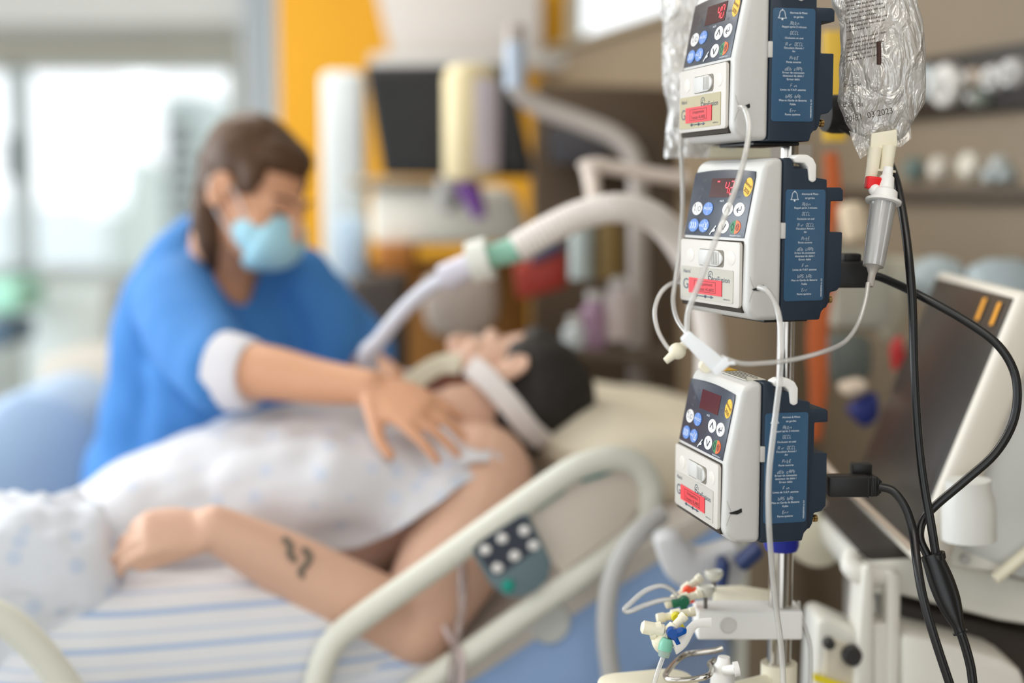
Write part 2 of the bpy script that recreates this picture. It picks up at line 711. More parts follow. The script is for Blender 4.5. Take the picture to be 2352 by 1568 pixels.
    prism(b, rrect(0.0060, 0.1140, 0.0070, 0.0385, 0.0015, 3), -0.0038, -0.0030, 'xz')
    plate = obj('name_plate', b, mat('plate_%d_%d' % plate_col[:2], plate_col, 0.55, var=0.04, vscale=30), door)
    FM = lambda x, z, y=-0.0040, a=0.0: frame_m(V((x, y, z)), V((math.cos(a), 0, math.sin(a))), V((-math.sin(a), 0, math.cos(a))), V((0, -1, 0)))
    b = nb()
    text(b, "Alaris'", 0.0052, FM(0.0110, 0.0335), 'LEFT', 1.3)
    text(b, 'GW', 0.0150, FM(0.0105, 0.0205), 'LEFT', 1.15)
    text(b, 'CareFusion', 0.0074, FM(0.1085, 0.0285), 'RIGHT', 1.3)
    prism(b, circ(0.0690, 0.0315, 0.0052, 0.0046) + circ(0.0690, 0.0315, 0.0045, 0.0039)[::-1], -0.0040, -0.0039, 'xz')
    text(b, 'C', 0.0058, FM(0.0690, 0.0313), 'CENTER', 1.2)
    prism(b, [(0.036, 0.0098), (0.070, 0.0098), (0.070, 0.0088), (0.076, 0.0103), (0.070, 0.0118), (0.070, 0.0108), (0.036, 0.0108)], -0.0041, -0.0039, 'xz')
    prism(b, circ(0.040, 0.0103, 0.0022, 0.0016, 12), -0.0041, -0.0039, 'xz')
    prism(b, circ(0.059, 0.0103, 0.0022, 0.0016, 12), -0.0041, -0.0039, 'xz')
    text(b, '1000PA01516', 0.0020, FM(0.1090, 0.0100), 'RIGHT', 1.2)
    obj('plate_lettering', b, LET_NAVY, door, smooth=False)
    a = 0.0
    b = nb()
    box(b, 0.0245, 0.0930, -0.0046, -0.0041, 0.0125, 0.0275)
    st = obj('red_sticker', b, RED_ST, door)
    st['label'] = 'red sticker over the name plate'
    b = nb()
    for (x0, x1, z0, z1) in ((0.0365, 0.0810, 0.0145, 0.0149), (0.0365, 0.0810, 0.0250, 0.0254), (0.0365, 0.0369, 0.0145, 0.0254), (0.0806, 0.0810, 0.0145, 0.0254)):
        box(b, x0, x1, -0.00475, -0.0046, z0, z1)
    text(b, 'Uniquement', 0.0048, FM(0.0588, 0.0224, -0.0047), 'CENTER', 1.35)
    text(b, 'Trousse ALARIS', 0.0048, FM(0.0588, 0.0172, -0.0047), 'CENTER', 1.2)
    obj('sticker_lettering', b, INK, door, smooth=False)

    # keypad on the leaning upper face
    ny = V((0, 0.0135, 0.071)).normalized()
    nn = V((1, 0, 0)).cross(ny)
    KM = frame_m(V((0, 0.0008, 0.068)), V((1, 0, 0)), ny, nn)
    b = nb()
    top = [(0.1240 - k * 0.0120, 0.0640 + 0.0035 * math.sin(PI * (0.08 + 0.84 * k / 10))) for k in range(11)]
    prism(b, [(0.0030, 0.0015), (0.1255, 0.0015), (0.1255, 0.0600)] + top + [(0.0030, 0.0600)], -0.0005, 0.0005, 'xy', M=KM, bev=0.0002)
    key = obj('keypad', b, NAVY_FILM, t)
    k2 = lambda x, z, h=0.0008: KM @ Matrix.Translation((x, z, h))
    b = nb()
    box(b, 0.0420, 0.0930, 0.0400, 0.0590, 0.0002, 0.0008, M=KM)
    dsp = obj('display', b, DISP if digits else DISP_OFF, key)
    if digits:
        b = nb()
        seg7(b, digits, 0.0122, k2(0.0895, 0.0495, 0.0011), 0.0011, 1.0, 0.10)
        obj('led_digits', b, LED, key, smooth=False)
    b = nb()
    prism(b, circ(0.1165, 0.0500, 0.0082, 0.0092), 0.0005, 0.0008, 'xy', M=KM)
    obj('round_sticker', b, YEL, key)
    b = nb()
    text(b, 'Biomed', 0.0052, k2(0.1165, 0.0525, 0.0010) @ Matrix.Rotation(-0.42, 4, 'Z'), 'CENTER', 0.92)
    text(b, '2020', 0.0056, k2(0.1150, 0.0462, 0.0010) @ Matrix.Rotation(-0.42, 4, 'Z'), 'CENTER', 1.0)
    obj('sticker_date', b, INK, key, smooth=False)
    spots = [(0.0220, 0.0285, 'w'), (0.0445, 0.0285, 'b'), (0.0850, 0.0285, 'w'), (0.1075, 0.0285, 'w'),
             (0.0205, 0.0115, 'b'), (0.0425, 0.0115, 'b'), (0.0830, 0.0115, 'w'), (0.1060, 0.0115, 'g')]
    for x, z, c in spots:
        rx, rz = 0.0102, 0.0066
        b = nb()
        if c == 'g':
            prism(b, circ(x, z, rx, rz, 12, 90, 270), 0.0004, 0.0010, 'xy', M=KM)
            obj('button', b, BTN_G, key)
            b = nb()
            prism(b, circ(x, z, rx, rz, 12, -90, 90), 0.0004, 0.0010, 'xy', M=KM)
            obj('button', b, BTN_O, key)
        else:
            prism(b, circ(x, z, rx, rz), 0.0004, 0.0010, 'xy', M=KM)
            obj('button', b, BTN_W if c == 'w' else BTN_B, key)
    S = 0.0012

    def stroke(bm, pts, th=0.0009):
        for (x0, z0), (x1, z1) in zip(pts, pts[1:]):
            L = math.hypot(x1 - x0, z1 - z0) or 1e-6
            nx, nz = -(z1 - z0) / L * th / 2, (x1 - x0) / L * th / 2
            vs = [bm.verts.new(KM @ V((q[0], q[1], S))) for q in ((x0 - nx, z0 - nz), (x1 - nx, z1 - nz), (x1 + nx, z1 + nz), (x0 + nx, z0 + nz))]
            bm.faces.new(vs)
    b = nb()
    stroke(b, [(0.0805, 0.0262), (0.0850, 0.0318), (0.0895, 0.0262)], 0.0016)
    stroke(b, [(0.0785, 0.0140), (0.0830, 0.0082), (0.0875, 0.0140)], 0.0016)
    stroke(b, [(0.1115, 0.0318), (0.1115, 0.0278), (0.1040, 0.0278)], 0.0011)
    stroke(b, [(0.1068, 0.0302), (0.1032, 0.0278), (0.1068, 0.0254)], 0.0012)
    stroke(b, [(0.0220, 0.0340), (0.0220, 0.0232)], 0.0006)
    stroke(b, [(0.0150, 0.0305), (0.0175, 0.0330), (0.0170, 0.0265), (0.0190, 0.0265)], 0.0009)
    stroke(b, circ(0.0268, 0.0285, 0.0026, 0.0024, 10) + [(0.0294, 0.0285)], 0.0008)
    stroke(b, [(0.0985, 0.0080), (0.0985, 0.0080)], 0.0005)
    stroke(b, [(0.1008, 0.0152), (0.0978, 0.0115), (0.1008, 0.0078), (0.1038, 0.0115), (0.1008, 0.0152)], 0.0007)
    stroke(b, circ(0.1108, 0.0115, 0.0030, 0.0032, 12) + [(0.1138, 0.0115)], 0.0007)
    stroke(b, [(0.1092, 0.0130), (0.1124, 0.0130), (0.1108, 0.0092), (0.1092, 0.0130)], 0.0006)
    obj('button_symbols', b, mat('symbol_dark', (38, 44, 60), 0.5), key, smooth=False)
    b = nb()
    text(b, 'PRI', 0.0038, k2(0.0400, 0.0285, S), 'CENTER', 1.3)
    text(b, 'SEC', 0.0038, k2(0.0492, 0.0285, S), 'CENTER', 1.3)
    stroke(b, [(0.0445, 0.0345), (0.0445, 0.0225)], 0.0004)
    text(b, 'RAZ', 0.0038, k2(0.0375, 0.0115, S), 'CENTER', 1.3)
    stroke(b, [(0.0425, 0.0175), (0.0425, 0.0055)], 0.0004)
    stroke(b, [(0.0445, 0.0150), (0.0500, 0.0080)], 0.0008)
    stroke(b, [(0.0500, 0.0150), (0.0445, 0.0080), (0.0495, 0.0080)], 0.0008)
    for q in (0.0155, 0.0200, 0.0245):
        stroke(b, [(q - 0.001, 0.0148), (q + 0.0014, 0.0115), (q - 0.001, 0.0082)], 0.0013)
    stroke(b, [(0.0580, 0.0030), (0.0610, 0.0062), (0.0640, 0.0085), (0.0680, 0.0120)], 0.0014)
    stroke(b, [(0.0625, 0.0065), (0.0675, 0.0078)], 0.0020)
    text(b, '1000LB00397 ISSUE 2', 0.0019, k2(0.1200, 0.0032, 0.0008), 'RIGHT', 1.3)
    text(b, 'mL/h', 0.0032, k2(0.0700, 0.0365, 0.0008), 'CENTER', 1.3)
    obj('button_lettering', b, LET_WHITE, key, smooth=False)
    b = nb()
    for s_, x, z in (('VTBI', 0.028, 0.0565), ('VOL', 0.026, 0.0480), ('SEC', 0.024, 0.0400), ('HOLD', 0.1035, 0.0480), ('DC', 0.1020, 0.0405)):
        text(b, s_, 0.0030, k2(x, z, 0.0008), 'CENTER', 1.3)
    obj('keypad_captions', b, mat('caption_olive', (92, 96, 98), 0.6), key, smooth=False)

    # alarm list on the side of the case
    y0 = 0.0380
    b = nb()
    prism(b, rrect(y0, 0.0812, 0.0100, 0.1150, 0.0030, 5), W - 0.0006, W - 0.0001, 'yz', bev=0.0001)
    lab = obj('side_label', b, LABEL_BLUE, t)
    SM = lambda y, z: frame_m(V((W + 0.0001, y, z)), V((0, 1, 0)), V((0, 0, 1)), V((1, 0, 0)))
    b = nb()
    text(b, 'Alarmes & Mises', 0.00265, SM(0.0640, 0.1107))
    text(b, 'en gardes', 0.00265, SM(0.0640, 0.1070))
    lines = [('Rappel apr\u00e8s 2 minutes', 97.7), ('Occlusion en aval', 87.4), ('Occulsion Amont /', 78.2), ('Air', 75.1), ('Porte ouverte', 65.2),
             ('Erreur de connexion', 55.4), ('detecteur de debit /', 52.4), ('Erreur debit', 49.2), ('Limite de V.A.P. atteinte', 39.5),
             ('Mise en Garde de Batterie', 29.6), ('Faible', 26.0), ('Panne syst\u00e8me', 16.5)]
    for s_, z in lines:
        text(b, s_, 0.00265, SM(0.0598, z / 1000), 'CENTER', 1.0)
    for s_, z in (('Attn', 101.3), ('OCCL', 92.2), ('Air OCCL', 81.8), ('PrtE', 69.0), ('dEb cAPt', 59.0), ('Fin', 43.6), ('bAS bAt', 33.5), ('Err', 20.4)):
        seg7(b, s_, 0.0030, SM(0.0600, z / 1000), 0.00026, 0.5, 0.2)
    text(b, '1000LB00396 Iss 3.0', 0.0021, frame_m(V((W + 0.0001, 0.0785, 0.0220)), V((0, 0, 1)), V((0, -1, 0)), V((1, 0, 0))))
    # bell
    th = 0.0005
    bell = [(-0.0042, -0.0030), (-0.0030, -0.0012), (-0.0026, 0.0022), (-0.0012, 0.0042), (0.0012, 0.0042), (0.0026, 0.0022), (0.0030, -0.0012),
            (0.0042, -0.0030), (-0.0042, -0.0030)]
    MB_ = SM(0.0475, 0.1085)
    for (x0, z0), (x1, z1) in zip(bell, bell[1:]):
        L = math.hypot(x1 - x0, z1 - z0)
        nx, nz = -(z1 - z0) / L * th / 2, (x1 - x0) / L * th / 2
        b.faces.new([b.verts.new(MB_ @ V((q[0], q[1], 0))) for q in ((x0 - nx, z0 - nz), (x1 - nx, z1 - nz), (x1 + nx, z1 + nz), (x0 + nx, z0 + nz))])
    for cz, r_ in ((-0.0040, 0.0009), (0.0049, 0.0006)):
        b.faces.new([b.verts.new(MB_ @ V((p_[0], cz + p_[1], 0))) for p_ in circ(0, 0, r_, n=10)])
    obj('label_lettering', b, LET_WHITE, lab, smooth=False)
    b = nb()
    tube(b, [V((W - 0.00030, 0.0565 + 0.0140 * math.cos(a_), 0.0965 + 0.0140 * math.sin(a_))) for a_ in [2 * PI * k / 20 for k in range(20)]], 0.00032, 6, 2, closed=True, ref=(1, 0, 0))
    obj('embossed_ring', b, LABEL_BLUE, lab)
    if top_labels:
        b = nb()
        box(b, 0.058, 0.122, 0.024, 0.044, 0.1444, 0.1450)
        o = obj('top_label', b, mat('paper_white', (206, 202, 190), 0.6), t)
        b = nb()
        text(b, 'FLOW RATE', 0.006, frame_m(V((0.092, 0.038, 0.14515)), V((1, 0, 0)), V((0, 1, 0)), V((0, 0, 1))), 'CENTER', 1.3)
        text(b, 'mL/h 0-999', 0.005, frame_m(V((0.092, 0.030, 0.14515)), V((1, 0, 0)), V((0, 1, 0)), V((0, 0, 1))), 'CENTER', 1.3)
        b.clear()
        for k in range(5):
            box(b, 0.062, 0.118 - (k % 3) * 0.009, 0.0262 + k * 0.0036, 0.0272 + k * 0.0036, 0.1450, 0.1452)
        obj('printed_rules', b, INK, o)
        b = nb()
        box(b, 0.010, 0.050, 0.024, 0.044, 0.1444, 0.1450)
        obj('warning_label', b, YEL, t)
    return t, M


PD = 1.33
p1, M1 = pump(-76, P(1684, 302, PD), 'uppermost of three stacked infusion pumps, red display reading 40', '40', (176, 166, 134))
p2, M2 = pump(-70, P(1718, 719, PD), 'middle of three stacked infusion pumps, display reading 42, tube hanging across its keypad', '~ 42', (182, 178, 166))
p3, M3 = pump(-77.5, P(1665, 1232, PD), 'lowest of three stacked infusion pumps, display switched off, above the blue collar', '', (186, 182, 174), top_labels=True)

# ---- pole
pc = M2 @ V((0.035, 0.102, 0))
PX, PY = pc.x, pc.y
zc = lambda py: PYp(1800, py, PY).z
b = nb()
lathe(b, [(0.0094, 0), (0.0094, 2.3 - zc(1262))], (PX, PY, zc(1262)), sides=32)
pole = thing('infusion_pole', 'polished steel infusion pole carrying the three pumps, blue collar below them', 'infusion pole', (PX, PY, 0))
obj('upper_tube', b, CHROME, pole)
b = nb()
lathe(b, [(0.0124, 0.10), (0.0124, zc(1255))], (PX, PY, 0), sides=36)
obj('lower_tube', b, CHROME, pole)
b = nb()
z0 = zc(1262)
lathe(b, [(0.0125, z0 - 0.001), (0.0165, z0), (0.0183, z0 + 0.005), (0.0183, z0 + 0.040), (0.0100, z0 + 0.041)], (PX, PY, 0), sides=36)
obj('collar', b, mat('royal_blue_plastic', (22, 38, 148), 0.4), pole)
b = nb()
for k in range(5):
    a = 2 * PI * k / 5 + 0.3
    tube(b, [(PX, PY, 0.12), (PX + 0.14 * math.cos(a), PY + 0.14 * math.sin(a), 0.11), (PX + 0.27 * math.cos(a), PY + 0.27 * math.sin(a), 0.075)], [0.022, 0.018, 0.013], 10, 4)
obj('base', b, STEEL_D, pole)
for k in range(5):
    a = 2 * PI * k / 5 + 0.3
    b = nb()
    lathe(b, [(0.03, -0.01), (0.035, -0.006), (0.035, 0.006), (0.03, 0.01)], (PX + 0.27 * math.cos(a), PY + 0.27 * math.sin(a), 0.035), (math.sin(a), -math.cos(a), 0), 20)
    obj('caster', b, BLACK, pole)


# ---- helpers for things modelled in world space
def solo(name, label, cat, bm, m, group=None, **k):
    o = obj(name, bm, m, **k)
    return tag(o, label, cat, group)


def ptube(spec, r, sides=12, n=6, **k):
    b = nb()
    tube(b, [P(*s) for s in spec], r, sides, n, **k)
    return b


TR = 0.0022
solo('infusion_tube', 'clear tube hanging from the top pump across the middle pump keypad to the roller clamp', 'tube',
     ptube([(1700, 246, 1.318), (1712, 252, 1.305), (1721, 290, 1.30), (1714, 345, 1.295), (1697, 410, 1.28), (1668, 490, 1.275), (1640, 560, 1.27), (1612, 635, 1.268), (1590, 690, 1.268), (1580, 722, 1.27), (1578, 768, 1.27)], 0.0026), TUBING)
solo('infusion_tube', 'clear tube leaving the middle pump and running down past the label of the lowest pump', 'tube',
     ptube([(1743, 660, 1.320), (1762, 668, 1.312), (1782, 700, 1.31), (1792, 745, 1.305), (1794, 800, 1.30), (1791, 870, 1.295), (1784, 930, 1.295), (1775, 1005, 1.295), (1767, 1080, 1.295), (1765, 1160, 1.295), (1769, 1250, 1.30), (1782, 1390, 1.32), (1796, 1500, 1.33), (1800, 1620, 1.33)], 0.0027), TUBING)
solo('infusion_tube', 'clear tube curving from the drip chamber to the roller clamp below the middle pump', 'tube',
     ptube([(1994, 650, 1.352), (1988, 690, 1.345), (1970, 745, 1.335), (1940, 785, 1.32), (1890, 808, 1.30), (1820, 826, 1.285), (1750, 834, 1.275), (1700, 834, 1.27), (1655, 818, 1.27)], 0.0023), TUBING)
solo('infusion_tube', 'clear tube hanging from behind the top pump down the left side of the middle pump', 'tube',
     ptube([(1562, 300, 1.56), (1566, 380, 1.52), (1568, 470, 1.50), (1562, 560, 1.48), (1552, 640, 1.465), (1546, 690, 1.455), (1556, 735, 1.44), (1584, 772, 1.42), (1618, 800, 1.38)], 0.0024), TUBING)
solo('infusion_tube', 'clear tube bowing out left of the middle pump to the cream connector', 'tube',
     ptube([(1590, 700, 1.47), (1570, 655, 1.47), (1545, 650, 1.465), (1518, 672, 1.46), (1504, 712, 1.455), (1510, 755, 1.45), (1528, 790, 1.445), (1550, 815, 1.44)], 0.0023), TUBING)
b = nb()
c = P(1556, 806, 1.44)
ball(b, c, (0.009, 0.008, 0.0085))
lathe(b, [(0.0035, -0.016), (0.0045, -0.008), (0.006, 0), (0.0045, 0.010), (0.003, 0.016)], c, (0.6, 0.1, 0.5), 16)
solo('tube_connector', 'cream luer connector at the end of the bowed tube left of the pumps', 'connector', b, CREAM)

# roller clamp
rc = thing('roller_clamp', 'white roller clamp on the tube just below the middle pump', 'roller clamp', P(1620, 805, 1.27))
a0, a1 = P(1572, 768, 1.27), P(1652, 838, 1.27)
xd = (a1 - a0).normalized()
yd = V((0, 1, 0))
zd = xd.cross(yd).normalized()
RM = frame_m(a0, xd, yd, zd)
L = (a1 - a0).length
b = nb()
prism(b, [(0, -0.0050), (0.003, -0.0062), (L, -0.0088), (L + 0.002, -0.0080), (L + 0.002, 0.0060), (L, 0.0066), (0.003, 0.0056), (0, 0.0045)], -0.0045, 0.0045, 'xz', bev=0.001, M=RM)
obj('body', b, mat('clamp_white', (236, 240, 244), 0.4, sss=0.1), rc)
b = nb()
lathe(b, [(0.0055, -0.004), (0.006, -0.003), (0.006, 0.003), (0.0055, 0.004)], RM @ V((L * 0.8, 0.0, -0.0085)), (0, 1, 0), 24)
obj('roller', b, CREAM, rc)
b = nb()
for s in (-0.0052, 0.0035):
    prism(b, [(L - 0.002, -0.008), (L + 0.004, -0.010), (L + 0.006, 0.006), (L + 0.010, 0.010), (L + 0.007, 0.011), (L + 0.003, 0.0075), (L + 0.001, 0.0095), (L - 0.002, 0.009)], s, s + 0.0018, 'xz', M=RM, bev=0.0003)
obj('hook', b, mat('clamp_white', (236, 240, 244)), rc)

# ================================================================== infusion bags, drip chamber
BAG = clear_mat('bag_film', (255, 252, 248), 0.54, 0.20, 0.05, bump=0.8, bscale=60)


def bag_mesh(outline, d, thick, wr, seed):
    """pillow-shaped pouch: outline rows (px_left, px_right, py) at depth d, bulging by thick"""
    b = nb()
    rows = len(outline)
    cols = 26
    fr, bk = [], []
    for i in range(rows):
        l, r, y = outline[i]
        R1, R2 = [], []
        vv = i / (rows - 1)
        bv = min(1.0, 4.0 * vv, 3.2 * (1 - vv)) if rows > 2 else 1
        for j in range(cols + 1):
            u = j / cols
            e = max(0.0, math.sin(PI * u)) ** 0.5
            p = P(l + (r - l) * u, y, d)
            k = thick * e * max(0.06, bv) ** 0.6
            q = V((p.x * 34, seed, p.z * 16))
            nz = (noise.noise(q) + 0.6 * noise.noise(q * 2.3) + 0.35 * noise.noise(q * 5.1)) * wr * e
            ed = noise.noise(V((seed, p.z * 40, u * 2))) * 0.0022 * (1 if j in (0, cols) else 0)
            R1.append(b.verts.new(p + V((ed, -k + nz, 0))))
            R2.append(R1[-1] if j in (0, cols) else b.verts.new(p + V((0, k + nz * 0.6, 0))))
        fr.append(R1)
        bk.append(R2)
    for i in range(rows - 1):
        for j in range(cols):
            b.faces.new((fr[i][j], fr[i][j + 1], fr[i + 1][j + 1], fr[i + 1][j]))
            q = (bk[i][j], bk[i + 1][j], bk[i + 1][j + 1], bk[i][j + 1])
            if len(set(q)) == 4:
                b.faces.new(q)
            else:
                q = list(dict.fromkeys(q))
                if len(q) > 2:
                    b.faces.new(q)
    bmesh.ops.recalc_face_normals(b, faces=b.faces[:])
    return b


def interp(tab, n):
    out = []
    for k in range(n + 1):
        y = tab[0][2] + (tab[-1][2] - tab[0][2]) * k / n
        for a, c in zip(tab, tab[1:]):
            if a[2] <= y <= c[2] + 1e-6:
                t = (y - a[2]) / (c[2] - a[2])
                t2 = t * t * (3 - 2 * t) * 0.5 + t * 0.5
                out.append((a[0] + (c[0] - a[0]) * t2, a[1] + (c[1] - a[1]) * t2, y))
                break
    return out


bag = thing('infusion_bag', 'clear fluid bag with printed black text hanging right of the top pump', 'infusion bag', P(2020, 350, 1.40))
tab = [(1905, 2080, -260), (1900, 2098, -120), (1908, 2108, 0), (1930, 2122, 60), (1928, 2127, 150), (1926, 2127, 230), (1940, 2100, 280), (1958, 2085, 310), (1965, 2050, 340)]
film = obj('pouch', bag_mesh(interp(tab, 60), 1.40, 0.019, 0.0042, 3.1), BAG, bag)
# loose lower corners of the welded film
b = nb()
vs = [b.verts.new(P(*q)) for q in ((1950, 300, 1.395), (2002, 322, 1.395), (1995, 352, 1.393), (1976, 365, 1.392), (1962, 335, 1.393))]
b.faces.new(vs)
FLAP = clear_mat('weld_film', (246, 242, 236), 0.45, 0.15, 0.12, bump=0.6, bscale=60)
obj('weld_flap', b, FLAP, bag)
b = nb()
vs = [b.verts.new(P(*q)) for q in ((2050, 300, 1.398), (2092, 292, 1.398), (2093, 318, 1.397), (2068, 338, 1.396), (2054, 336, 1.396))]
b.faces.new(vs)
obj('weld_flap', b, FLAP, bag)
# printed text block, following the front of the pouch
words = 'injection fluid volume sterile sealed store below dose mixture use once keep flask check shown level'.split()
rr = random.Random(4)
b = nb()
for i in range(19):
    if 11 < i < 13:
        continue
    py = -34 + i * 9.6
    l = 1944 + (2 if i > 8 else 0)
    wdt = (84, 92, 70, 96, 88, 60)[i % 6] * (0.95 if i < 11 else 0.85)
    x = l
    while x < l + wdt:
        ww = rr.uniform(6, 17)
        p0 = P(x, py - (x - l) * 0.20, 1.378)
        x1 = x + ww
        # each word as a run of short upright strokes
        q = x
        while q < x1:
            a_, c_ = P(q, py - (q - l) * 0.20 - 2.2, 1.3785), P(q + 1.5, py - (q - l) * 0.20 + 2.6, 1.3785)
            e = 1.0 - ((q - 1928) / 200 * 2 - 1) ** 2
            off = V((0, 0.0098 * (1 - min(1, max(0, e)) ** 0.25) - 0.0005, 0))
            a_, c_ = a_ + off, c_ + off
            hh = rr.uniform(0.55, 1.0)
            b.faces.new([b.verts.new(V(v)) for v in ((a_.x, a_.y, c_.z), (c_.x, a_.y, c_.z), (c_.x, a_.y, c_.z + (a_.z - c_.z) * hh), (a_.x, a_.y, c_.z + (a_.z - c_.z) * hh))])
            q += rr.uniform(2.0, 2.9)
        x = x1 + 3.5
obj('fine_print', b, mat('print_ink', (60, 50, 46), 0.7), bag, smooth=False)
b = nb()
MT = frame_m(P(1940, 276, 1.377), V((1, 0, 0.20)).normalized(), V((-0.2, 0, 1)).normalized(), V((0, -1, 0)))
text(b, '20/51  03 2023', 0.0082, MT, 'LEFT', 0.95)
MT = frame_m(P(1937, 196, 1.378), V((1, 0, 0.05)).normalized(), V((-0.05, 0, 1)).normalized(), V((0, -1, 0)))
text(b, 'Baxter SA', 0.0048, MT, 'LEFT', 0.9)
MT = frame_m(P(1936, 240, 1.378), V((1, 0, -0.03)).normalized(), V((0.03, 0, 1)).normalized(), V((0, -1, 0)))
text(b, 'B 20/104', 0.0060, MT, 'LEFT', 0.9)
obj('printed_text', b, mat('print_ink', (60, 50, 46), 0.7), bag, smooth=False)
b = nb()
tube(b, [P(2018, 96, 1.3765), P(2019, 120, 1.3765), P(2019, 148, 1.3765)], 0.0022, 8, 3)
obj('volume_mark', b, mat('brown_ink', (66, 44, 36), 0.7), bag)
b = nb()
for k in range(60):
    px, py = rr.uniform(1938, 1972), rr.uniform(170, 278)
    ball(b, P(px, py, 1.3785), rr.uniform(0.0004, 0.0009), seg=6)
obj('air_bubbles', b, mat('bubble', (240, 240, 240), 0.1), bag)
b = nb()
prism(b, [(-0.012, 0.010), (0.013, 0.014), (0.014, 0.0), (0.012, -0.008), (-0.013, -0.012)], -0.0035, 0.0035, 'xz', bev=0.0012, M=Matrix.Translation(P(2027, 330, 1.394)))
tube(b, [P(2010, 340, 1.392), P(2005, 380, 1.392), P(1998, 425, 1.392)], [0.0068, 0.0062, 0.0058], 16, 3)
tube(b, [P(2042, 335, 1.392), P(2038, 370, 1.392), P(2035, 398, 1.392)], [0.0075, 0.0066, 0.0062], 16, 3)
lathe(b, [(0.0062, -0.001), (0.0095, -0.0008), (0.0095, 0.0014), (0.0062, 0.0018)], P(2035, 393, 1.392), (0.1, 0, 1), 24)
obj('port', b, CREAM, bag)

dc = thing('drip_chamber', 'clear drip chamber with white cap and red vent, hanging under the fluid bag', 'drip chamber', P(1998, 640, 1.37))
top, bot = P(2029, 462, 1.372), P(2005, 616, 1.362)
axd = (top - bot).normalized()
L = (top - bot).length
b = nb()
lathe(b, [(0.0100, 0.002), (0.0104, 0.006), (0.0115, L * 0.5), (0.0125, L), (0.0115, L), (0.0106, L * 0.5), (0.0094, 0.006), (0.0088, 0.004)], bot, axd, 32)
obj('chamber', b, clear_mat('chamber_clear', (255, 255, 255), 0.45, 0.14, 0.10), dc)
b = nb()
lathe(b, [(0.0090, 0.004), (0.0096, 0.010), (0.0100, L * 0.30), (0.002, L * 0.302)], bot, axd, 28)
obj('fluid', b, clear_mat('fluid_clear', (240, 232, 226), 0.2, 0.22, 0.03), dc)
b = nb()
lathe(b, [(0.0123, -0.002), (0.0170, -0.0015), (0.0172, 0.001), (0.0128, 0.0025), (0.0122, 0.010), (0.0080, 0.013), (0.0070, 0.024), (0.0052, 0.026), (0.0046, 0.034)], top, axd, 32)
ball(b, top + axd * 0.0105 + V((-0.010, 0, 0.001)), (0.006, 0.006, 0.006))
obj('cap', b, SNOW, dc)
b = nb()
box(b, -0.0070, 0.0070, -0.006, 0.006, -0.0062, 0.0062, 0.002, M=Matrix.Translation(P(2005, 420, 1.376)) @ Matrix.Rotation(0.12, 4, 'Y'), seg=3)
obj('vent_cap', b, mat('vent_red', (226, 22, 30), 0.4), dc)
b = nb()
lathe(b, [(0.0030, -0.018), (0.0034, -0.016), (0.0036, -0.006), (0.0060, 0.0), (0.0100, 0.003)], bot, axd, 24)
obj('outlet', b, mat('outlet_clear', (222, 214, 206), 0.2, trans=0.5), dc)

# second bag, hanging behind the pumps on the left of the pole
b2 = thing('infusion_bag', 'clear fluid bag hanging behind the top pump, only its left edge showing', 'infusion bag', P(1640, 360, 1.62))
tab = [(1500, 1745, -160), (1518, 1748, 0), (1520, 1750, 90), (1524, 1752, 200), (1536, 1742, 255), (1530, 1745, 290), (1526, 1750, 362)]
obj('pouch', bag_mesh(interp(tab, 44), 1.60, 0.020, 0.0045, 9.4), BAG, b2)
b = nb()
box(b, -0.056, 0.056, -0.001, 0.001, -0.008, 0.008, M=Matrix.Translation(P(1750, 347, 1.597)))
obj('weld_strip', b, clear_mat('strip_film', (226, 218, 208), 0.6, 0.1, 0.2), b2)
b = nb()
box(b, -0.034, 0.034, -0.0015, 0.0015, -0.006, 0.006, M=Matrix.Translation(P(1700, 350, 1.594)))
obj('paper_label', b, mat('paper_cream', (232, 226, 200), 0.7), b2)

# ================================================================== black power cables
R_C = 0.0043
yc = thing('power_cable', 'black power cable set with a Y splitter, hanging right of the pumps', 'power cable', P(2150, 1290, 1.38))
b = ptube([(1925, 285, 1.46), (1980, 318, 1.47), (2025, 350, 1.46), (2052, 395, 1.44), (2070, 470, 1.42), (2086, 580, 1.40), (2096, 700, 1.395), (2100, 850, 1.39), (2109, 1000, 1.385), (2122, 1110, 1.38), (2138, 1200, 1.375), (2150, 1275, 1.375)], R_C, 14)
obj('upper_cord', b, BLACK_R, yc)
b = ptube([(1950, 628, 1.44), (2005, 632, 1.44), (2050, 648, 1.43), (2120, 682, 1.41), (2210, 732, 1.40), (2285, 785, 1.39), (2325, 842, 1.385), (2337, 905, 1.38), (2325, 975, 1.38), (2285, 1042, 1.38), (2215, 1105, 1.385), (2150, 1160, 1.39), (2120, 1195, 1.39), (2113, 1235, 1.385), (2130, 1275, 1.38), (2140, 1300, 1.378)], R_C, 14)
obj('looping_cord', b, BLACK_R, yc)
b = nb()
s0, s1 = P(2139, 1272, 1.376), P(2206, 1452, 1.37)
ds = s1 - s0
tube(b, [s0, s0 + ds * 0.12, s0 + ds * 0.35, s0 + ds * 0.6, s0 + ds * 0.8, s0 + ds * 0.92, s1], [(0.0105, 0.007), (0.0110, 0.0075), (0.0125, 0.008), (0.0118, 0.008), (0.0085, 0.007), (0.0058, 0.0058), (0.0056, 0.0056)], 20, 4, ref=(0, 1, 0))
tube(b, [s1 - ds * 0.012, s1 + ds * 0.012], 0.0074, 18, 1)
tube(b, [s0 + V((0.005, 0, 0.001)), s0 + V((0.0062, 0, -0.0045))], 0.0082, 18, 1)
obj('splitter', b, BLACK_R, yc)
b = ptube([(2206, 1450, 1.37), (2219, 1490, 1.37), (2231, 1540, 1.37), (2238, 1610, 1.37)], 0.0046, 14)
obj('outlet_cord', b, BLACK_R, yc)
b = nb()
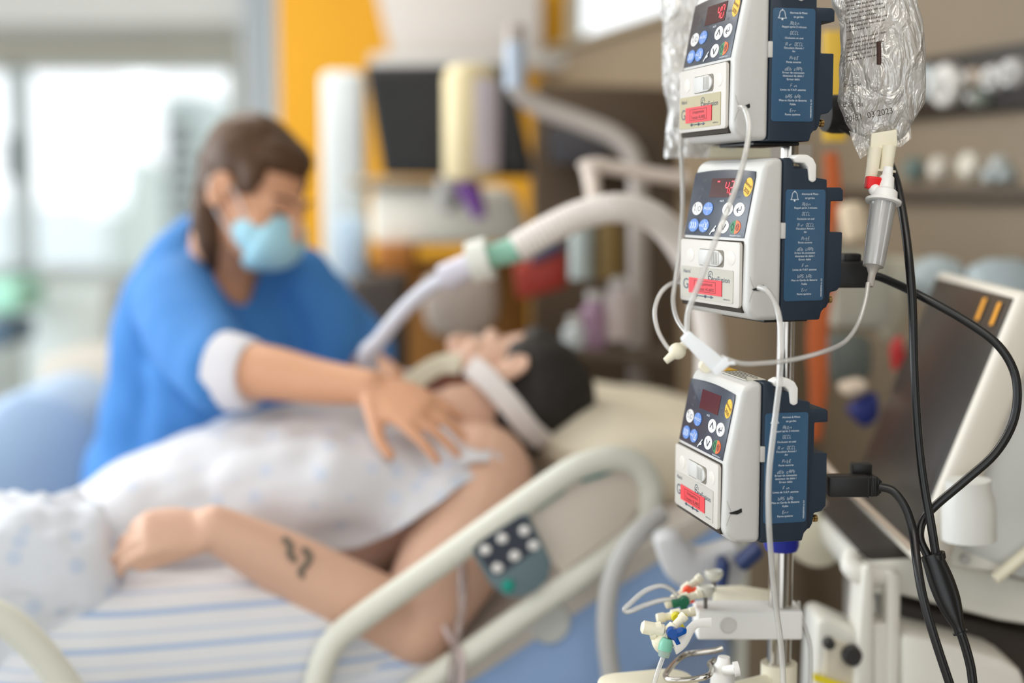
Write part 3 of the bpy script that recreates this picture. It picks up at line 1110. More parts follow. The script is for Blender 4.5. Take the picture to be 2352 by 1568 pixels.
lathe(b, [(0.018, -0.008), (0.020, 0), (0.020, 0.012), (0.015, 0.016)], P(1912, 262, 1.47), (1, 0.2, 0), 24)
obj('plug', b, BLACK, yc)
b = nb()
box(b, -0.016, 0.020, -0.012, 0.012, -0.014, 0.013, 0.003, M=Matrix.Translation(P(1950, 628, 1.44)))
box(b, -0.010, 0.008, -0.010, 0.010, 0.006, 0.017, 0.002, M=Matrix.Translation(P(1955, 620, 1.445)))
obj('plug', b, BLACK, yc)

pc3 = thing('power_cable', 'black power cable plugged into the side of the lowest pump', 'power cable', P(2000, 1115, 1.40))
b = ptube([(2020, 1118, 1.395), (2052, 1128, 1.39), (2080, 1165, 1.385), (2097, 1220, 1.38), (2106, 1290, 1.365), (2120, 1370, 1.355), (2150, 1475, 1.35), (2195, 1610, 1.35)], R_C, 14)
obj('cord', b, BLACK_R, pc3)
b = nb()
PM3 = Matrix.Translation(P(1968, 1113, 1.405))
box(b, -0.030, 0.012, -0.010, 0.010, -0.0110, 0.0100, 0.003, M=PM3)
prism(b, [(0.010, -0.010), (0.018, -0.0105), (0.023, -0.006), (0.023, 0.005), (0.018, 0.0095), (0.010, 0.0090)], -0.008, 0.008, 'xz', bev=0.001, M=PM3)
obj('plug', b, BLACK, pc3)
b = nb()
for k in range(4):
    box(b, 0.0085 + k * 0.0034, 0.0100 + k * 0.0034, -0.0102 + k * 0.0004, 0.010, -0.0108 + 0.0006 * k, 0.0100 - 0.0006 * k, 0.0004, M=PM3)
obj('strain_relief', b, BLACK, pc3)
b = nb()
box(b, -0.010, 0.010, -0.008, 0.008, -0.006, 0.006, 0.002, M=Matrix.Translation(P(1977, 1076, 1.42)))
obj('cable_clip', b, BLACK, pc3)

# ================================================================== white clamp bar with stopcocks
dp = PY
bar = thing('clamp_block', 'white plastic bar clamped across the steel pole below the pumps', 'clamp block', P(1720, 1470, dp))
c0 = PYp(1603, 1404, dp - 0.020)
c1 = PYp(1845, 1401, dp - 0.020)
hz = c0.z - PYp(1603, 1470, dp - 0.020).z
b = nb()
box(b, c0.x, c1.x, dp - 0.020, dp + 0.022, c0.z - hz, c0.z, 0.0025, seg=3)
obj('bar', b, SNOW, bar)
b = nb()
prism(b, [(c0.x + 0.022, dp + 0.020), (c1.x - 0.004, dp + 0.020), (c1.x - 0.010, dp + 0.060), (c0.x + 0.060, dp + 0.085), (c0.x + 0.030, dp + 0.080)], c0.z - hz, c0.z - 0.001, 'xy', bev=0.002)
obj('rear_jaw', b, CREAM, bar)
b = nb()
lathe(b, [(0.0088, 0), (0.0088, 0.0006), (0.0076, 0.0008), (0.0070, -0.002)], PYp(1672, 1436, dp - 0.0202), (0, -1, 0), 28)
obj('inset_bolt', b, mat('bolt_white', (214, 212, 206), 0.35), bar)
for px, py, d, c in ((1621, 1354, dp - 0.008, 0), (1640, 1318, dp + 0.062, 1)):
    q = PYp(px, py, d)
    b = nb()
    lathe(b, [(0.0020, -0.024), (0.0020, -0.006)], q, (0, 0, 1), 14)
    sh = obj('screw_shaft', b, STEEL_D, bar)
    b = nb()
    lathe(b, [(0.0035, -0.0075), (0.0070, -0.0055), (0.0096, -0.001), (0.0099, 0.0028), (0.0085, 0.0040), (0.0078, 0.0032), (0, 0.0030)], q, (0, 0, 1), 28)
    obj('thumb_screw', b, mat('knob_grey_white', (214, 212, 200), 0.45), bar)
b = nb()
pts = [P(1634, 1430, 1.40), P(1606, 1431, 1.40), P(1590, 1440, 1.40), P(1568, 1472, 1.395), P(1548, 1486, 1.39)]
tube(b, pts, [(0.006, 0.0012), (0.005, 0.0012), (0.005, 0.0012), (0.007, 0.0014), (0.008, 0.0014)], 10, 4, ref=(0, 1, 0.2))
obj('side_arm', b, SNOW, bar)

SCG = 'stopcocks on the pole manifold'


def stopcock(c, ax, handle_mat, label, hl=0.014, spin=0.0, port=None, body=CREAM):
    t = thing('stopcock', label, 'stopcock', c, group=SCG)
    b = nb()
    ax = V(ax).normalized()
    lathe(b, [(0.0042, -0.020), (0.0052, -0.019), (0.0052, -0.012), (0.0038, -0.010), (0.0042, -0.005), (0.0062, -0.004), (0.0062, 0.005), (0.0040, 0.006), (0.0040, 0.014), (0.0050, 0.015), (0.0050, 0.020)], c, ax, 20)
    if port:
        tube(b, [c, c + V(port)], 0.0042, 14, 1)
        tube(b, [c + V(port) * 0.72, c + V(port)], 0.0054, 14, 1)
    obj('valve_body', b, body, t)
    b = nb()
    R = Matrix.Translation(c) @ Matrix.Rotation(spin, 4, 'Y')
    lathe(b, [(0.0052, 0), (0.0056, 0.004), (0.0048, 0.0088)], R @ V((0, -0.004, 0)), (0, -1, 0), 18)
    prism(b, [(-0.003, -0.004), (0.004, -0.006), (hl, -0.005), (hl + 0.002, -0.001), (hl - 0.003, 0.002), (0.004, 0.002), (-0.003, 0.004)], -0.012, -0.006, 'xz', bev=0.001, M=R)
    prism(b, [(-0.0045, -0.013), (0.0045, -0.013), (0.0030, 0.0), (-0.0030, 0.0)], -0.0115, -0.006, 'xz', bev=0.0008, M=R)
    obj('handle', b, handle_mat, t)
    return t


glass_b = mat('handle_blue', (0, 92, 190), 0.15, trans=0.35)
stopcock(P(1578, 1352, 1.50), (0.5, 0.2, 0.35), mat('handle_red', (232, 74, 40), 0.35), 'stopcock with an orange-red lever, rearmost of the row', 0.013, -0.25)
stopcock(P(1570, 1375, 1.475), (0.8, 0.15, 0.2), mat('handle_green', (16, 102, 72), 0.35), 'stopcock with a dark green lever, just in front of the red one', 0.008, 1.35)
stopcock(P(1552, 1412, 1.44), (0.9, 0.1, 0.15), mat('handle_yellow', (232, 220, 40), 0.3, trans=0.2), 'stopcock with a yellow lever, between the green and the blue ones', 0.009, -0.35)
stopcock(P(1541, 1446, 1.40), (0.6, 0.2, 0.55), glass_b, 'stopcock with a bright blue lever, frontmost of the row', 0.013, -0.35, port=(-0.021, 0.0, -0.005))
b = nb()
tube(b, [P(1545, 1462, 1.40), P(1512, 1480, 1.41)], [0.0090, 0.0100], 18, 1)
tube(b, [P(1520, 1440, 1.40), P(1490, 1448, 1.40)], [0.0060, 0.0066], 18, 1)
lathe(b, [(0.0040, -0.012), (0.0066, -0.010), (0.0066, 0.010), (0.0040, 0.012)], P(1500, 1444, 1.40), (1, 0, -0.2), 18)
solo('luer_fitting', 'pair of cream luer fittings on the end of the front stopcock', 'luer fitting', b, CREAM)
gl = thing('luer_lock', 'mint green luer lock with a clear tube running down out of frame', 'luer lock', P(1528, 1490, 1.39))
b = nb()
tube(b, [P(1533, 1466, 1.39), P(1530, 1478, 1.39), P(1527, 1493, 1.39)], [0.0050, 0.0066, 0.0068], 20, 4)
obj('collar', b, mat('mint_plastic', (136, 210, 184), 0.35, trans=0.2), gl)
b = nb()
tube(b, [P(1528, 1490, 1.39), P(1524, 1508, 1.39)], [0.0066, 0.0052], 20, 1)
obj('nut', b, mat('nut_clear', (196, 222, 214), 0.25, trans=0.5), gl)
b = ptube([(1524, 1506, 1.39), (1515, 1530, 1.39), (1505, 1560, 1.39), (1492, 1610, 1.39)], 0.0024)
obj('tube', b, TUBING, gl)
solo('looped_line', 'thin clear line looping out left from the stopcock row', 'tube',
     ptube([(1556, 1368, 1.47), (1540, 1352, 1.47), (1515, 1345, 1.47), (1480, 1358, 1.47), (1448, 1385, 1.47), (1434, 1400, 1.47), (1446, 1404, 1.47), (1480, 1390, 1.47), (1520, 1378, 1.47), (1556, 1376, 1.47)], 0.0026), TUBING)
solo('drain_line', 'thin clear line hanging down right behind the steel pole', 'tube',
     ptube([(1834, 1380, 1.50), (1838, 1410, 1.50), (1852, 1450, 1.50), (1862, 1500, 1.50), (1860, 1620, 1.50)], 0.0022), TUBING)

b = nb()
hp = [(1660, 1488, 1.47), (1640, 1494, 1.47), (1590, 1500, 1.47), (1572, 1504, 1.46), (1552, 1520, 1.45), (1532, 1544, 1.43), (1530, 1556, 1.42), (1545, 1562, 1.41), (1590, 1560, 1.40), (1625, 1552, 1.40), (1634, 1538, 1.42), (1630, 1524, 1.44), (1640, 1516, 1.46)]
tube(b, [P(*q) for q in hp], 0.0030, 14, 6)
solo('wire_hook', 'bent chrome wire hook below the white clamp bar', 'hook', b, CHROME)
vc = thing('tube_clamp', 'small white valve held beside the chrome hook at the bottom', 'valve', P(1662, 1560, 1.42))
b = nb()
lathe(b, [(0.013, -0.04), (0.012, 0.004), (0.010, 0.010), (0.007, 0.014), (0.006, 0.020)], P(1660, 1552, 1.43), (0.05, 0, 1), 24)
obj('body', b, SNOW, vc)
b = nb()
tube(b, [P(1665, 1540, 1.42), P(1692, 1536, 1.41)], 0.0050, 16, 1)
tube(b, [P(1686, 1537, 1.41), P(1697, 1535, 1.41)], 0.0075, 18, 1)
obj('side_port', b, SNOW, vc)
b = nb()
prism(b, rrect(-0.05, 0.05, -0.14, 0.02, 0.025, 6), 0, 0.018, 'xy', bev=0.004, M=Matrix.Translation(P(1478, 1552, 1.46) - V((0, 0, 0.018))) @ Matrix.Rotation(0.25, 4, 'Z'))
tq = P(1500, 1560, 1.46)
tube(b, [tq + V((0.03, -0.03, -0.012)), V((PX, PY, tq.z - 0.012))], 0.007, 12, 1)
tube(b, [V((PX, PY, tq.z - 0.026)), V((PX, PY, tq.z + 0.004))], 0.019, 20, 1)
solo('tray', 'cream plastic tray whose rounded corner shows at the bottom edge', 'tray', b, CREAM)

# ================================================================== the room
def X(px, d):
    return (px - 1176) / FPX * d * 1.0055


def Z(py, d):
    return PYp(1176, py, d).z


WALL_W = mat('wall_paint_white', (236, 236, 234), 0.85, bump=0.1, bscale=60, var=0.03)
WALL_B = mat('wall_paint_beige', (196, 194, 182), 0.85, bump=0.1, bscale=60, var=0.03)
YELLOW = mat('wall_paint_yellow', (214, 154, 22), 0.7, bump=0.1, bscale=60, var=0.04)
TAUPE = mat('headwall_laminate', (122, 107, 87), 0.6, bump=0.05, bscale=90, var=0.06, vscale=3)
TAUPE_D = mat('headwall_dark', (70, 58, 44), 0.6, var=0.1)
GREYP = mat('grey_paint', (190, 188, 184), 0.5)
BEDPL = mat('bed_plastic', (226, 226, 214), 0.4)
b = nb()
box(b, -5.5, 5, -2, 9, -0.05, 0)
struct('floor', b, mat('vinyl_floor', (176, 170, 158), 0.35, var=0.08, vscale=8))
b = nb()
box(b, -5.5, 5, -0.6, 9, 2.75, 2.8)
struct('ceiling', b, WALL_W)
D8 = 8.0
xl, xr = X(-330, D8), X(548, D8)
zt, zb = Z(148, D8), Z(632, D8)
b = nb()
box(b, -5.5, xl, D8, D8 + 0.2, 0, 2.75)
box(b, xl, xr, D8, D8 + 0.2, 0, zb)
box(b, xl, xr, D8, D8 + 0.2, zt, 2.75)
box(b, xr, 0.4, D8, D8 + 0.2, 0, 2.75)
struct('wall_far', b, WALL_B)
b = nb()
box(b, -5.5, X(575, 7.4), 7.3, D8, Z(52, 7.3), 2.75)
struct('trim_1', b, WALL_W)
b = nb()
fw = 0.035
box(b, xl, xr, D8 + 0.02, D8 + 0.12, zt - fw, zt, 0.01)
box(b, xl, xr, D8 + 0.02, D8 + 0.12, zb, zb + fw * 1.5, 0.01)
box(b, xr - fw, xr, D8 + 0.02, D8 + 0.12, zb, zt, 0.01)
box(b, X(30, D8), X(78, D8), D8 + 0.02, D8 + 0.12, zb, zt, 0.01)
wf = struct('window_1', b, mat('window_frame_white', (214, 226, 228), 0.4))
b = nb()
box(b, xl, xr, D8 + 0.065, D8 + 0.075, zb, zt)
obj('window_pane', b, clear_mat('window_glass', (245, 250, 250), 0.02, 0.03, 0.02), wf)
b = nb()
box(b, X(33, D8), X(50, D8), D8 - 0.05, D8 + 0.02, Z(412, D8), Z(312, D8), 0.01)
obj('handle', b, mat('handle_teal_grey', (84, 112, 118), 0.4), wf)
b = nb()
for k in range(7):
    x0 = X(572 + k * 11, 7.2)
    tube(b, [(x0 + 0.012, 7.2 + (k % 2) * 0.03, 0.3), (x0 + 0.012, 7.2 + (k % 2) * 0.03, 2.7)], 0.018, 10, 1)
solo('curtain', 'pale blue-white curtain gathered between the window and the yellow wall', 'curtain', b, mat('curtain_cloth', (220, 228, 234), 0.9))
b = nb()
box(b, -3.6, -1.75, 7.8, 7.95, 0.2, 0.85, 0.01)
for k in range(16):
    box(b, -3.55 + k * 0.112, -3.50 + k * 0.112, 7.76, 7.80, 0.24, 0.82, 0.004)
solo('radiator', 'white panel radiator under the window', 'radiator', b, mat('radiator_white', (214, 222, 220), 0.4))
# outside
b = nb()
box(b, X(386, 42), X(468, 42), 42, 52, -12, Z(212, 42), 0)
for i in range(9):
    for k in range(3):
        box(b, X(396 + k * 24, 42), X(410 + k * 24, 42), 41.8, 42.1, Z(240 + i * 40, 42) - 0.8, Z(240 + i * 40, 42))
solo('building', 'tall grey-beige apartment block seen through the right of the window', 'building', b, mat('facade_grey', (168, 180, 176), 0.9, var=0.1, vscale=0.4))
b = nb()
box(b, X(255, 60), X(600, 60), 60, 70, -20, Z(455, 60))
box(b, X(310, 58), X(540, 58), 58, 66, -20, Z(378, 58))
box(b, X(292, 58), X(312, 58), 58, 62, -20, Z(360, 58))
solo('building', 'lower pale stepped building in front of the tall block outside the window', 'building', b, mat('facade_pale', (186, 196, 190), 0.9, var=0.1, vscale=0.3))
b = nb()
box(b, X(-300, 70), X(260, 70), 70, 76, -20, Z(470, 70))
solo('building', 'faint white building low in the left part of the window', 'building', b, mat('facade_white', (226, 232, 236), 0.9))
b = nb()
box(b, -60, 60, 9.5, 140, -14, -13.5)
struct('ground_outside', b, mat('ground_pale', (196, 204, 200), 0.9))

# yellow wall with a light board and a cornice under it
D5 = 5.0
b = nb()
box(b, X(650, D5), X(1300, D5), D5, D5 + 0.12, 0, 2.75)
struct('wall_back', b, YELLOW)
b = nb()
prism(b, [(X(868, 4.9), Z(-40, 4.9)), (X(1240, 4.9), Z(-40, 4.9)), (X(1240, 4.9), Z(128, 4.9)), (X(905, 4.9), Z(128, 4.9))], 4.86, 4.94, 'xz', bev=0.01)
solo('wall_board', 'light grey-white board high on the yellow wall above the black monitor', 'board', b, mat('board_white', (200, 194, 188), 0.6, var=0.05, vscale=2))
b = nb()
box(b, X(860, 4.8), X(1300, 4.8), 4.74, 4.82, Z(158, 4.8), Z(126, 4.8), 0.01)
solo('supply_rail', 'grey horizontal rail running just above the black monitor', 'rail', b, GREYP)

# head wall on the right, behind the bed
HM = frame_m(HO, -V((BV.x, BV.y, 0)), -HN, V((0, 0, 1)))      # x towards the camera, y into the wall


def hl(px, py):
    q = HM.inverted() @ HW(px, py)
    return q.x, q.z


b = nb()
box(b, -2.75, 1.5, 0.0, 0.12, 0, 1.862, 0.006, M=HM)
struct('wall_right', b, TAUPE)
b = nb()
box(b, -2.75, 1.5, -0.03, 0.13, 1.862, 1.882, 0.008, M=HM)
struct('trim_2', b, mat('headwall_cap', (140, 130, 110), 0.5))
x0, z0 = hl(2240, 445)
b = nb()
box(b, -2.5, 1.5, -0.018, 0.0, z0 - 0.016, z0 + 0.012, 0.003, M=HM)
struct('trim_3', b, TAUPE_D)
# black equipment rail with gas outlets
xa, za = hl(2120, 205)
xb, zb2 = hl(2352, 200)
b = nb()
box(b, xa - 0.35, 0.6, -0.020, 0.0, za - 0.055, za + 0.055, 0.004, M=HM)
solo('equipment_rail', 'black rail high on the taupe head wall, carrying round white outlets', 'rail', b, mat('rail_black', (34, 28, 24), 0.45))
OUT_G = 'round outlets on the black rail'
for i, (px, py, r, c) in enumerate([(2142, 190, 0.030, (196, 204, 206)), (2186, 196, 0.038, (226, 222, 216)), (2252, 178, 0.016, (200, 180, 160)), (2296, 180, 0.022, (214, 212, 210)), (2340, 168, 0.024, (206, 204, 202)), (2262, 226, 0.014, (150, 160, 150))]):
    q = HW(px, py, 0.02)
    t = thing('gas_outlet', ['pale blue-grey outlet at the left end of the black rail, half behind the bag', 'largest white outlet on the black rail', 'small beige outlet right of the largest white outlet on the rail',
                             'medium white outlet on the black rail', 'white outlet on the black rail at the photo edge', 'small grey-green outlet low on the black rail'][i], 'gas outlet', q, group=OUT_G)
    b = nb()
    lathe(b, [(r, 0), (r, 0.018), (r * 0.85, 0.024)], q, HN, 24)
    obj('housing', b, mat('outlet_%d' % i, c, 0.35), t)
    b = nb()
    lathe(b, [(r * 0.55, 0.024), (r * 0.5, 0.034), (r * 0.3, 0.036)], q, HN, 20)
    obj('socket', b, GREYP, t)
for i, (px, py, r, c) in enumerate([(2108, 388, 0.022, (104, 122, 118)), (2166, 386, 0.022, (214, 206, 194)), (2236, 380, 0.024, (220, 214, 200)), (2288, 402, 0.015, (176, 184, 184)), (2306, 376, 0.015, (186, 190, 188)), (2322, 402, 0.015, (160, 168, 168))]):
    q = HW(px, py, 0.0)
    b = nb()
    lathe(b, [(r, 0), (r, 0.014), (r * 0.7, 0.022), (r * 0.4, 0.022)], q, HN, 22)
    solo('wall_socket', ['dark teal wall socket at the left of the lower row', 'cream wall socket next to the dark teal one', 'larger cream wall socket in the middle of the lower row', 'small grey socket, lower left of a cluster of three',
                         'small grey socket, top of a cluster of three', 'small grey socket, lower right of a cluster of three'][i], 'socket', b, mat('sock_%d' % i, c, 0.4), 'sockets in the lower row on the head wall')

b = nb()
box(b, 1.0, 5, -1.7, -1.6, 0, 2.75)
box(b, -1.9, -1.1, -1.7, -1.6, 0, 2.75)
struct('contrast_wall', b, mat('contrast_wall_taupe', (96, 84, 70), 0.7))  # unseen dark pieces added behind the camera for contrast in reflections
b = nb()
box(b, -5.5, 5, -2.0, -0.6, 2.75, 2.8)
struct('ceiling_near', b, WALL_W)
# ------------------------------------------------ equipment around the far end
b = nb()
M_ = Matrix.Translation(P(798, 400, 3.6))
box(b, X(746, 3.6) - M_[0][3], X(842, 3.6) - M_[0][3], -0.05, 0.05, -0.28, 0.255, 0.02, M=M_)
ep = thing('equipment_column', 'white vertical equipment column left of the black monitor', 'equipment column', P(798, 640, 3.6))
obj('body', b, mat('column_white', (204, 209, 208), 0.5), ep)
b = nb()
box(b, X(785, 3.55), X(852, 3.55), 3.45, 3.53, Z(640, 3.5), Z(495, 3.5), 0.015)
obj('lower_panel', b, mat('panel_blue_grey', (172, 192, 208), 0.5), ep)

tv = thing('monitor', 'switched-off black patient monitor hanging on an arm in the background', 'monitor', P(1030, 400, 3.2))


def plate(poly, d0, thick, bev=0.0):
    """a slab whose outline is given at distance d0, thickness going away"""
    bm = nb()
    t = [P(x, y, d0) for x, y in poly]
    bk = [p + V((0, thick, 0)) for p in t]
    A = [bm.verts.new(p) for p in t]
    C = [bm.verts.new(p) for p in bk]
    bm.faces.new(A)
    bm.faces.new(C[::-1])
    n = len(A)
    for i in range(n):
        bm.faces.new((A[i], C[i], C[(i + 1) % n], A[(i + 1) % n]))
    bmesh.ops.recalc_face_normals(bm, faces=bm.faces[:])
    if bev:
        bmesh.ops.bevel(bm, geom=[e for e in bm.edges if e.calc_face_angle(0) > 0.3], offset=bev, segments=2, profile=0.5, affect='EDGES', clamp_overlap=True)
    return bm


obj('housing', plate([(836, 150), (1172, 148), (1232, 408), (880, 402)], 3.2, 0.05, 0.008), mat('monitor_housing', (34, 32, 32), 0.5), tv)
obj('screen', plate([(852, 172), (1160, 170), (1212, 385), (890, 380)], 3.194, 0.006), mat('monitor_glass', (22, 22, 23), 0.45), tv)
b = nb()
tube(b, [P(1040, 400, 3.3), P(1030, 440, 3.35), P(1030, 520, 3.4)], 0.03, 12, 3)
obj('arm', b, GREYP, tv)

fb = thing('feed_bottle', 'cream and white cylinder bottle with purple spout hanging before the black monitor', 'bottle', P(1085, 500, 2.9))
b = nb()
q = P(1082, 412, 2.9)
lathe(b, [(0.030, -0.004), (0.050, 0.0), (0.056, 0.012), (0.056, 0.205), (0.046, 0.226), (0.02, 0.232)], q, (0, 0, 1), 28)
obj('bottle', b, mat('bottle_cream', (222, 204, 160), 0.5), fb)
b = nb()
tube(b, [(q.x + 0.0575 * math.cos(a), q.y + 0.0575 * math.sin(a), q.z + 0.11) for a in [math.radians(-80 + k * 12) for k in range(11)]], [(0.0015, 0.094)] * 11, 10, 2, ref=(0, 0, 1))
obj('label_band', b, mat('bottle_label', (224, 214, 222), 0.6), fb)
b = nb()
tube(b, [P(1070, 418, 2.9), P(1085, 450, 2.9), P(1105, 500, 2.9)], [0.026, 0.022, 0.012], 16, 4)
obj('spout', b, mat('purple_plastic', (120, 74, 150), 0.5), fb)
b = nb()
tube(b, [P(1078, 150, 2.9), P(1078, 190, 2.9)], 0.008, 8, 1)
obj('hanger', b, GREYP, fb)

fd = thing('ventilator_unit', 'cream machine below the black monitor', 'machine', P(1020, 570, 3.35))
obj('body', plate([(850, 425), (1180, 428), (1228, 560), (850, 566)], 3.35, 0.25, 0.03), mat('machine_cream', (230, 226, 212), 0.5), fd)
obj('top_tray', plate([(800, 405), (1000, 410), (1000, 432), (800, 432)], 3.33, 0.2, 0.01), mat('tray_tan', (164, 150, 128), 0.5), fd)
EQ = 'equipment behind the patient'


def blurry(name, label, cat, poly, d, th, col, bev=0.01, rough=0.5):
    o = obj(name, plate(poly, d, th, bev), mat('c_%d_%d_%d' % col, col, rough, var=0.05, vscale=9))
    return tag(o, label, cat)


R4 = lambda x0, y0, x1, y1: [(x0, y0), (x1, y0), (x1, y1), (x0, y1)]
blurry('storage_box', 'orange-brown box below the cream machine', 'box', R4(862, 560, 950, 625), 3.3, 0.12, (168, 104, 34))
blurry('cloth_bag', 'grey-beige bag hanging behind the breathing tube', 'bag', [(960, 640), (1140, 600), (1150, 740), (1080, 790), (980, 770)], 2.9, 0.1, (176, 162, 150), 0.03)
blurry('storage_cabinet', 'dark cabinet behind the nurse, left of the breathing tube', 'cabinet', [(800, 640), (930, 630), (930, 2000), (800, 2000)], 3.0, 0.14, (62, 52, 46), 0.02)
blurry('first_aid_box', 'red box on the head wall behind the green tube connector', 'box', [(1180, 610), (1300, 570), (1305, 660), (1190, 690)], 2.7, 0.1, (156, 44, 28), 0.01)
blurry('document_folder', 'dark blue folder above the red box', 'folder', [(1215, 585), (1290, 550), (1295, 580), (1215, 610)], 2.69, 0.08, (48, 56, 84), 0.01)
for i, (px, py, hh, rr_, c, lb) in enumerate([(1336, 640, 0.12, 0.022, (166, 176, 174), 'grey-teal cylinder standing beside the red box'), (1400, 640, 0.11, 0.026, (120, 96, 48), 'mustard brown canister behind the breathing hose'),
                                           (1322, 806, 0.05, 0.024, (196, 204, 206), 'pale blue-white bottle right of the patient hair'), (1366, 806, 0.095, 0.026, (150, 120, 142), 'mauve bottle between pale bottles beyond the patient head'), (1420, 780, 0.10, 0.030, (190, 178, 176), 'grey-pink bottle by the grey bent pole')]):
    q = P(px, py, 2.6)
    b = nb()
    lathe(b, [(rr_, 0), (rr_, hh * 0.8), (rr_ * 0.6, hh * 0.92), (rr_ * 0.5, hh)], q, (0, 0, 1), 20)
    t = thing('bottle', lb, 'bottle', q, group='containers beyond the patient')
    obj('container', b, mat('can_%d' % i, c, 0.45), t)
    b = nb()
    lathe(b, [(rr_ * 0.62, hh), (rr_ * 0.62, hh + 0.015)], q, (0, 0, 1), 16)
    obj('cap', b, GREYP, t)
    b = nb()
blurry('wall_shelf', 'dark shelf with the bottles, on the head wall beyond the patient', 'shelf', [(1240, 800), (1560, 812), (1560, 838), (1240, 820)], 2.55, 0.16, (84, 70, 56), 0.005)
blurry('yellow_wall_shade', 'added amber brown slab for the shaded yellow wall below the cream machine', 'cabinet', [(845, 600), (1216, 600), (1216, 1900), (845, 1900)], 3.5, 0.25, (142, 92, 26), 0.01)  # added slab; its amber brown holds the shade on the yellow wall
blurry('syringe_rack', 'dark brown rack on the head wall under the grey bent pole', 'rack', [(1240, 225), (1500, 330), (1500, 430), (1250, 360)], 2.95, 0.08, (74, 60, 46), 0.01)
blurry('device_block', 'dark slate device block right of the black monitor', 'device', [(1262, 290), (1400, 300), (1400, 370), (1270, 380)], 2.85, 0.08, (72, 70, 74), 0.01)
blurry('head_wall_shade', 'added brown slab for the shaded wall behind the patient head', 'cabinet', [(1232, 190), (1560, 200), (1560, 2000), (1218, 2000), (1222, 420)], 3.05, 0.2, (84, 66, 46), 0.01)  # added slab; wall shade behind the patient is put into its dark brown

# bent grey support pole and the hose arm
b = nb()
tube(b, [P(1184, 60, 2.7), P(1184, 150, 2.7), P(1190, 205, 2.7), P(1240, 245, 2.7), P(1340, 282, 2.68), P(1420, 318, 2.66), P(1460, 370, 2.65), P(1466, 460, 2.65), P(1466, 700, 2.65), P(1466, 1000, 2.65), P(1466, 1500, 2.65)], 0.0185, 18, 6)
hp_ = thing('support_pole', 'grey bent support pole rising behind the patient head', 'pole', P(1466, 1500, 2.65))
obj('pole', b, mat('pole_grey', (176, 166, 158), 0.4), hp_)
b = nb()
tube(b, [P(1184, 100, 2.7), P(1184, 205, 2.7)], 0.0205, 18, 1)
obj('sleeve', b, mat('sleeve_blue', (180, 192, 208), 0.4), hp_)
b = nb()
tube(b, [P(1335, 386, 2.3), P(1400, 384, 2.3), P(1480, 398, 2.3), P(1580, 412, 2.3)], 0.012, 12, 4)
tube(b, [P(1356, 384, 2.3), P(1362, 440, 2.25), P(1370, 500, 2.1)], [0.016, 0.013, 0.013], 12, 4)
ball(b, P(1372, 380, 2.3), (0.032, 0.015, 0.013))
solo('hose_arm', 'pale jointed arm holding up the ventilator hose', 'support arm', b, mat('arm_pale', (214, 200, 190), 0.5))
hose = thing('ventilator_hose', 'wide white ventilator hose arching over the patient, with green connector', 'hose', P(1180, 570, 2.02))
b = nb()
hpts = catmull([P(1185, 572, 2.03), P(1260, 528, 2.03), P(1340, 492, 2.03), P(1420, 478, 2.03), P(1500, 498, 2.05), P(1560, 560, 2.08), P(1606, 655, 2.1), P(1630, 780, 2.1), P(1628, 900, 2.1), P(1606, 1080, 2.08), P(1560, 1300, 2.05)], 14)
tube(b, hpts, [0.0205 + 0.0017 * (k % 2) for k in range(len(hpts))], 18, 1)
obj('hose', b, mat('hose_white', (238, 230, 224), 0.5), hose)
b = nb()
tube(b, [P(1122, 590, 2.04), P(1192, 572, 2.03)], [0.017, 0.019], 18, 1)
obj('green_connector', b, mat('connector_green', (140, 190, 168), 0.45), hose)
b = nb()
tube(b, [P(1082, 605, 2.045), P(1126, 592, 2.04)], [0.031, 0.031], 20, 1)
obj('filter', b, mat('filter_white', (226, 226, 218), 0.45), hose)
b = nb()
tube(b, [P(1022, 640, 2.06), P(1085, 606, 2.045)], [0.022, 0.018], 18, 1)
obj('elbow', b, mat('elbow_lavender', (206, 202, 214), 0.4), hose)
b = nb()
tube(b, [P(1030, 634, 2.06), P(975, 668, 2.08), P(920, 720, 2.10), P(872, 780, 2.12), P(845, 815, 2.14), P(850, 850, 2.16)], [0.0125, 0.0120, 0.0120, 0.0125, 0.016, 0.014], 16, 5)
obj('catheter_mount', b, mat('mount_pale', (204, 204, 214), 0.4), hose)

# left background, another bed place
blurry('cushion', 'pale blue-grey quilt heaped at the far left behind the nurse', 'quilt', [(-80, 960), (40, 890), (150, 905), (225, 990), (240, 1180), (-80, 1180)], 2.95, 0.35, (146, 166, 190), 0.06, 0.9)
blurry('bedside_cabinet', 'grey-beige bedside cabinet left behind the nurse', 'cabinet', [(85, 820), (300, 815), (300, 1640), (85, 1640)], 3.9, 0.4, (176, 172, 164), 0.02)
blurry('supply_cart', 'white cart under the window, left of the nurse', 'cart', [(60, 660), (240, 655), (240, 1280), (60, 1280)], 5.2, 0.5, (196, 206, 206), 0.02)
blurry('storage_box', 'mint green box at the far left edge under the window', 'box', [(-60, 640), (40, 645), (40, 720), (-60, 720)], 4.8, 0.3, (150, 204, 184), 0.02)
blurry('floor_lamp_base', 'dark blue-grey block at the far left edge below the mint box', 'block', [(-60, 740), (14, 742), (14, 800), (-60, 800)], 4.7, 0.3, (70, 96, 118), 0.02)
blurry('wall_shelf', 'dark small shelf just left of the nurse shoulder', 'shelf', [(250, 640), (330, 640), (330, 715), (250, 715)], 5.6, 0.3, (86, 90, 86), 0.02)

